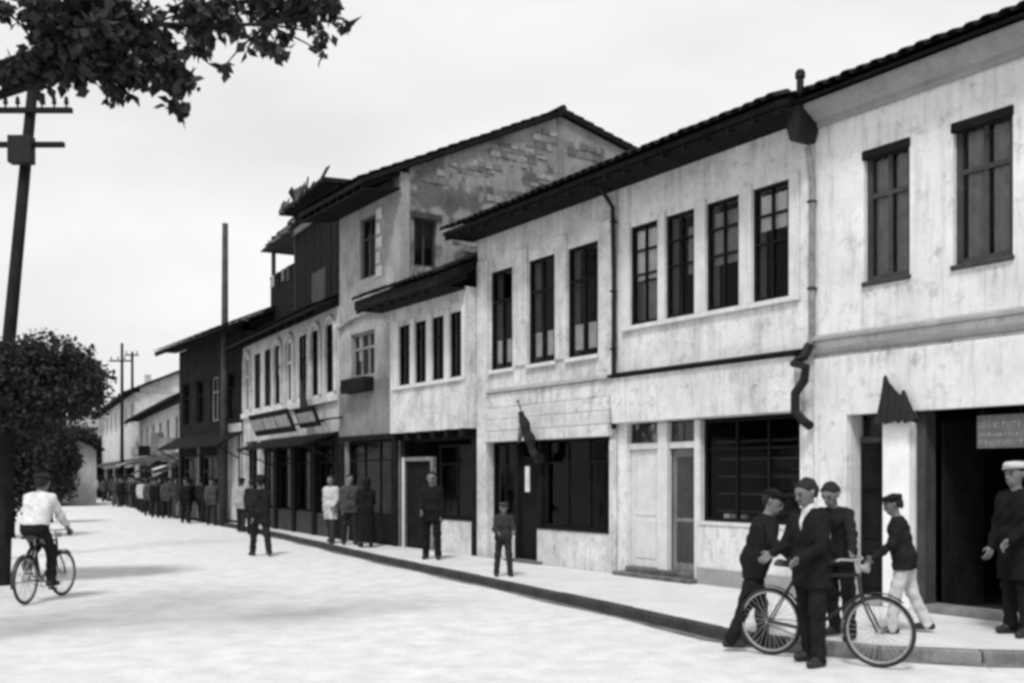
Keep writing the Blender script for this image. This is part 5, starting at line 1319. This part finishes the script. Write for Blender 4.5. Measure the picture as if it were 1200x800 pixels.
# cyclist on the left
rc_ = gp(30, 708); rc_.x = (30 - 600) / FPX * rc_.y; HD = 88
bicycle("bicycle ridden by the man in white shirt past the round tree", rc_, HD, 0, -6)
ld_ = Vector((math.cos(R(HD)), math.sin(R(HD)), 0)); ls_ = Vector((-ld_.y, ld_.x, 0))
def cpt(x, y, z): return rc_ + ld_ * x + ls_ * y + Vector((0, 0, z))
Hy = 1.74; loc_y = cpt(.24, 0, 0); sc_ = 1.75 / Hy
tl = lambda p: to_local(p, loc_y, HD, Hy)
person("man in white shirt and dark trousers riding a bicycle beside the round tree", loc_y, HD, Hy,
       {'pelvis': 1.06, 'lean': 22, 'legR': {'to': tl(cpt(.51, -.12, .29)), 'pole': (.1, 1, .4)}, 'legL': {'to': tl(cpt(.27, .12, .53)), 'pole': (-.1, 1, .4)},
        'armL': {'to': tl(cpt(.7, .27, 1.04))}, 'armR': {'to': tl(cpt(.7, -.27, 1.04))}, 'gripL': (1, 0, 0), 'gripR': (1, 0, 0), 'head': (5, -14)}, top=.6, legs=.03, coat=1.0, hat='cap', hatv=.04, vox=.0125)

# far passers-by
far_p = [(66, 600, 0, "person in black standing in the road beneath the bushy tree", .02, None, .03), (236, 612, 0, "person in dark coat before the timber house", .03, None, .03), (248, 615.5, 0, "person in grey jacket in the road before the timber house beside the pole", .1, None, .04),
         (283, 623, 0, "person in pale jacket under the end of the long house", .3, None, .04), (295, 626, 0, "person in dark jacket at the corner of the long house", .03, None, .03),
         (166, 597, 0, "distant woman in black robe at the road edge", .02, .12, .02), (177, 600, 0, "distant man in dark suit at the road edge", .03, None, .03), (190, 604, 0, "distant woman in grey robe at the road edge", .08, .12, .03),
         (204, 606, 0, "distant man in pale jacket by the pale house", .35, None, .04), (220, 609, 0, "distant man in dark jacket by the timber house corner", .03, None, .03),
         (152, 594, 0, "distant man in black at the road edge by far poles", .02, None, .02), (134, 589, 0, "distant man in dark suit far down the road", .04, None, .03), (126, 587, 0, "distant woman in black robe far down the road", .02, .12, .02), (141, 591, 0, "distant man in grey suit far down the road", .12, None, .05), (112, 579, 0, "farthest man in dark clothes down the road", .03, None, .03), (101, 577, 0, "farthest woman in dark robe down the road", .03, .12, .03)]
rq = random.Random(21); what = {False: ("dark suit", "black coat", "grey jacket", "pale shirt"), True: ("black robe", "grey robe")}
for k in range(40):
    px = 106 + (k % 26) * 4.6 + rq.uniform(-2, 2) + (30 if k > 25 else 0); py = 579 + (px - 100) * (.262 if k < 26 else .29) + rq.uniform(-1.5, 1.5) + (rq.uniform(0, 5) if k % 3 == 0 else 0); rob = k % 4 == 2; q = rq.randrange(2) if rob else rq.choice((0, 0, 0, 1, 1, 1, 2, 3))
    far_p.append((px, py, 0, "one of the distant passers-by in %s crowding the road edge" % what[rob][q], ((.02, .08) if rob else (.02, .02, .1, .4))[q], .12 if rob else None, .03))
for k, (px, py, z, lab, tv, rob, lv) in enumerate(far_p):
    a = rng.choice((-100, -75, 110, 80)); wlk = rng.uniform(6, 16)
    person(lab, gp(px, py, z), a, rng.uniform(1.62, 1.78), {'legL': (wlk, 3, 6), 'legR': (-wlk, 3, 6), 'armL': (-wlk, 9, 15), 'armR': (wlk, 9, 20)}, top=tv, legs=lv, robe=rob, coat=.75, hat='scarf' if rob else rng.choice(('cap', 'hat', None)), hatv=tv if rob else .03, vox=.026, hands=False, group="passers-by crowding the far road edge" if lab.startswith("one of") else None)
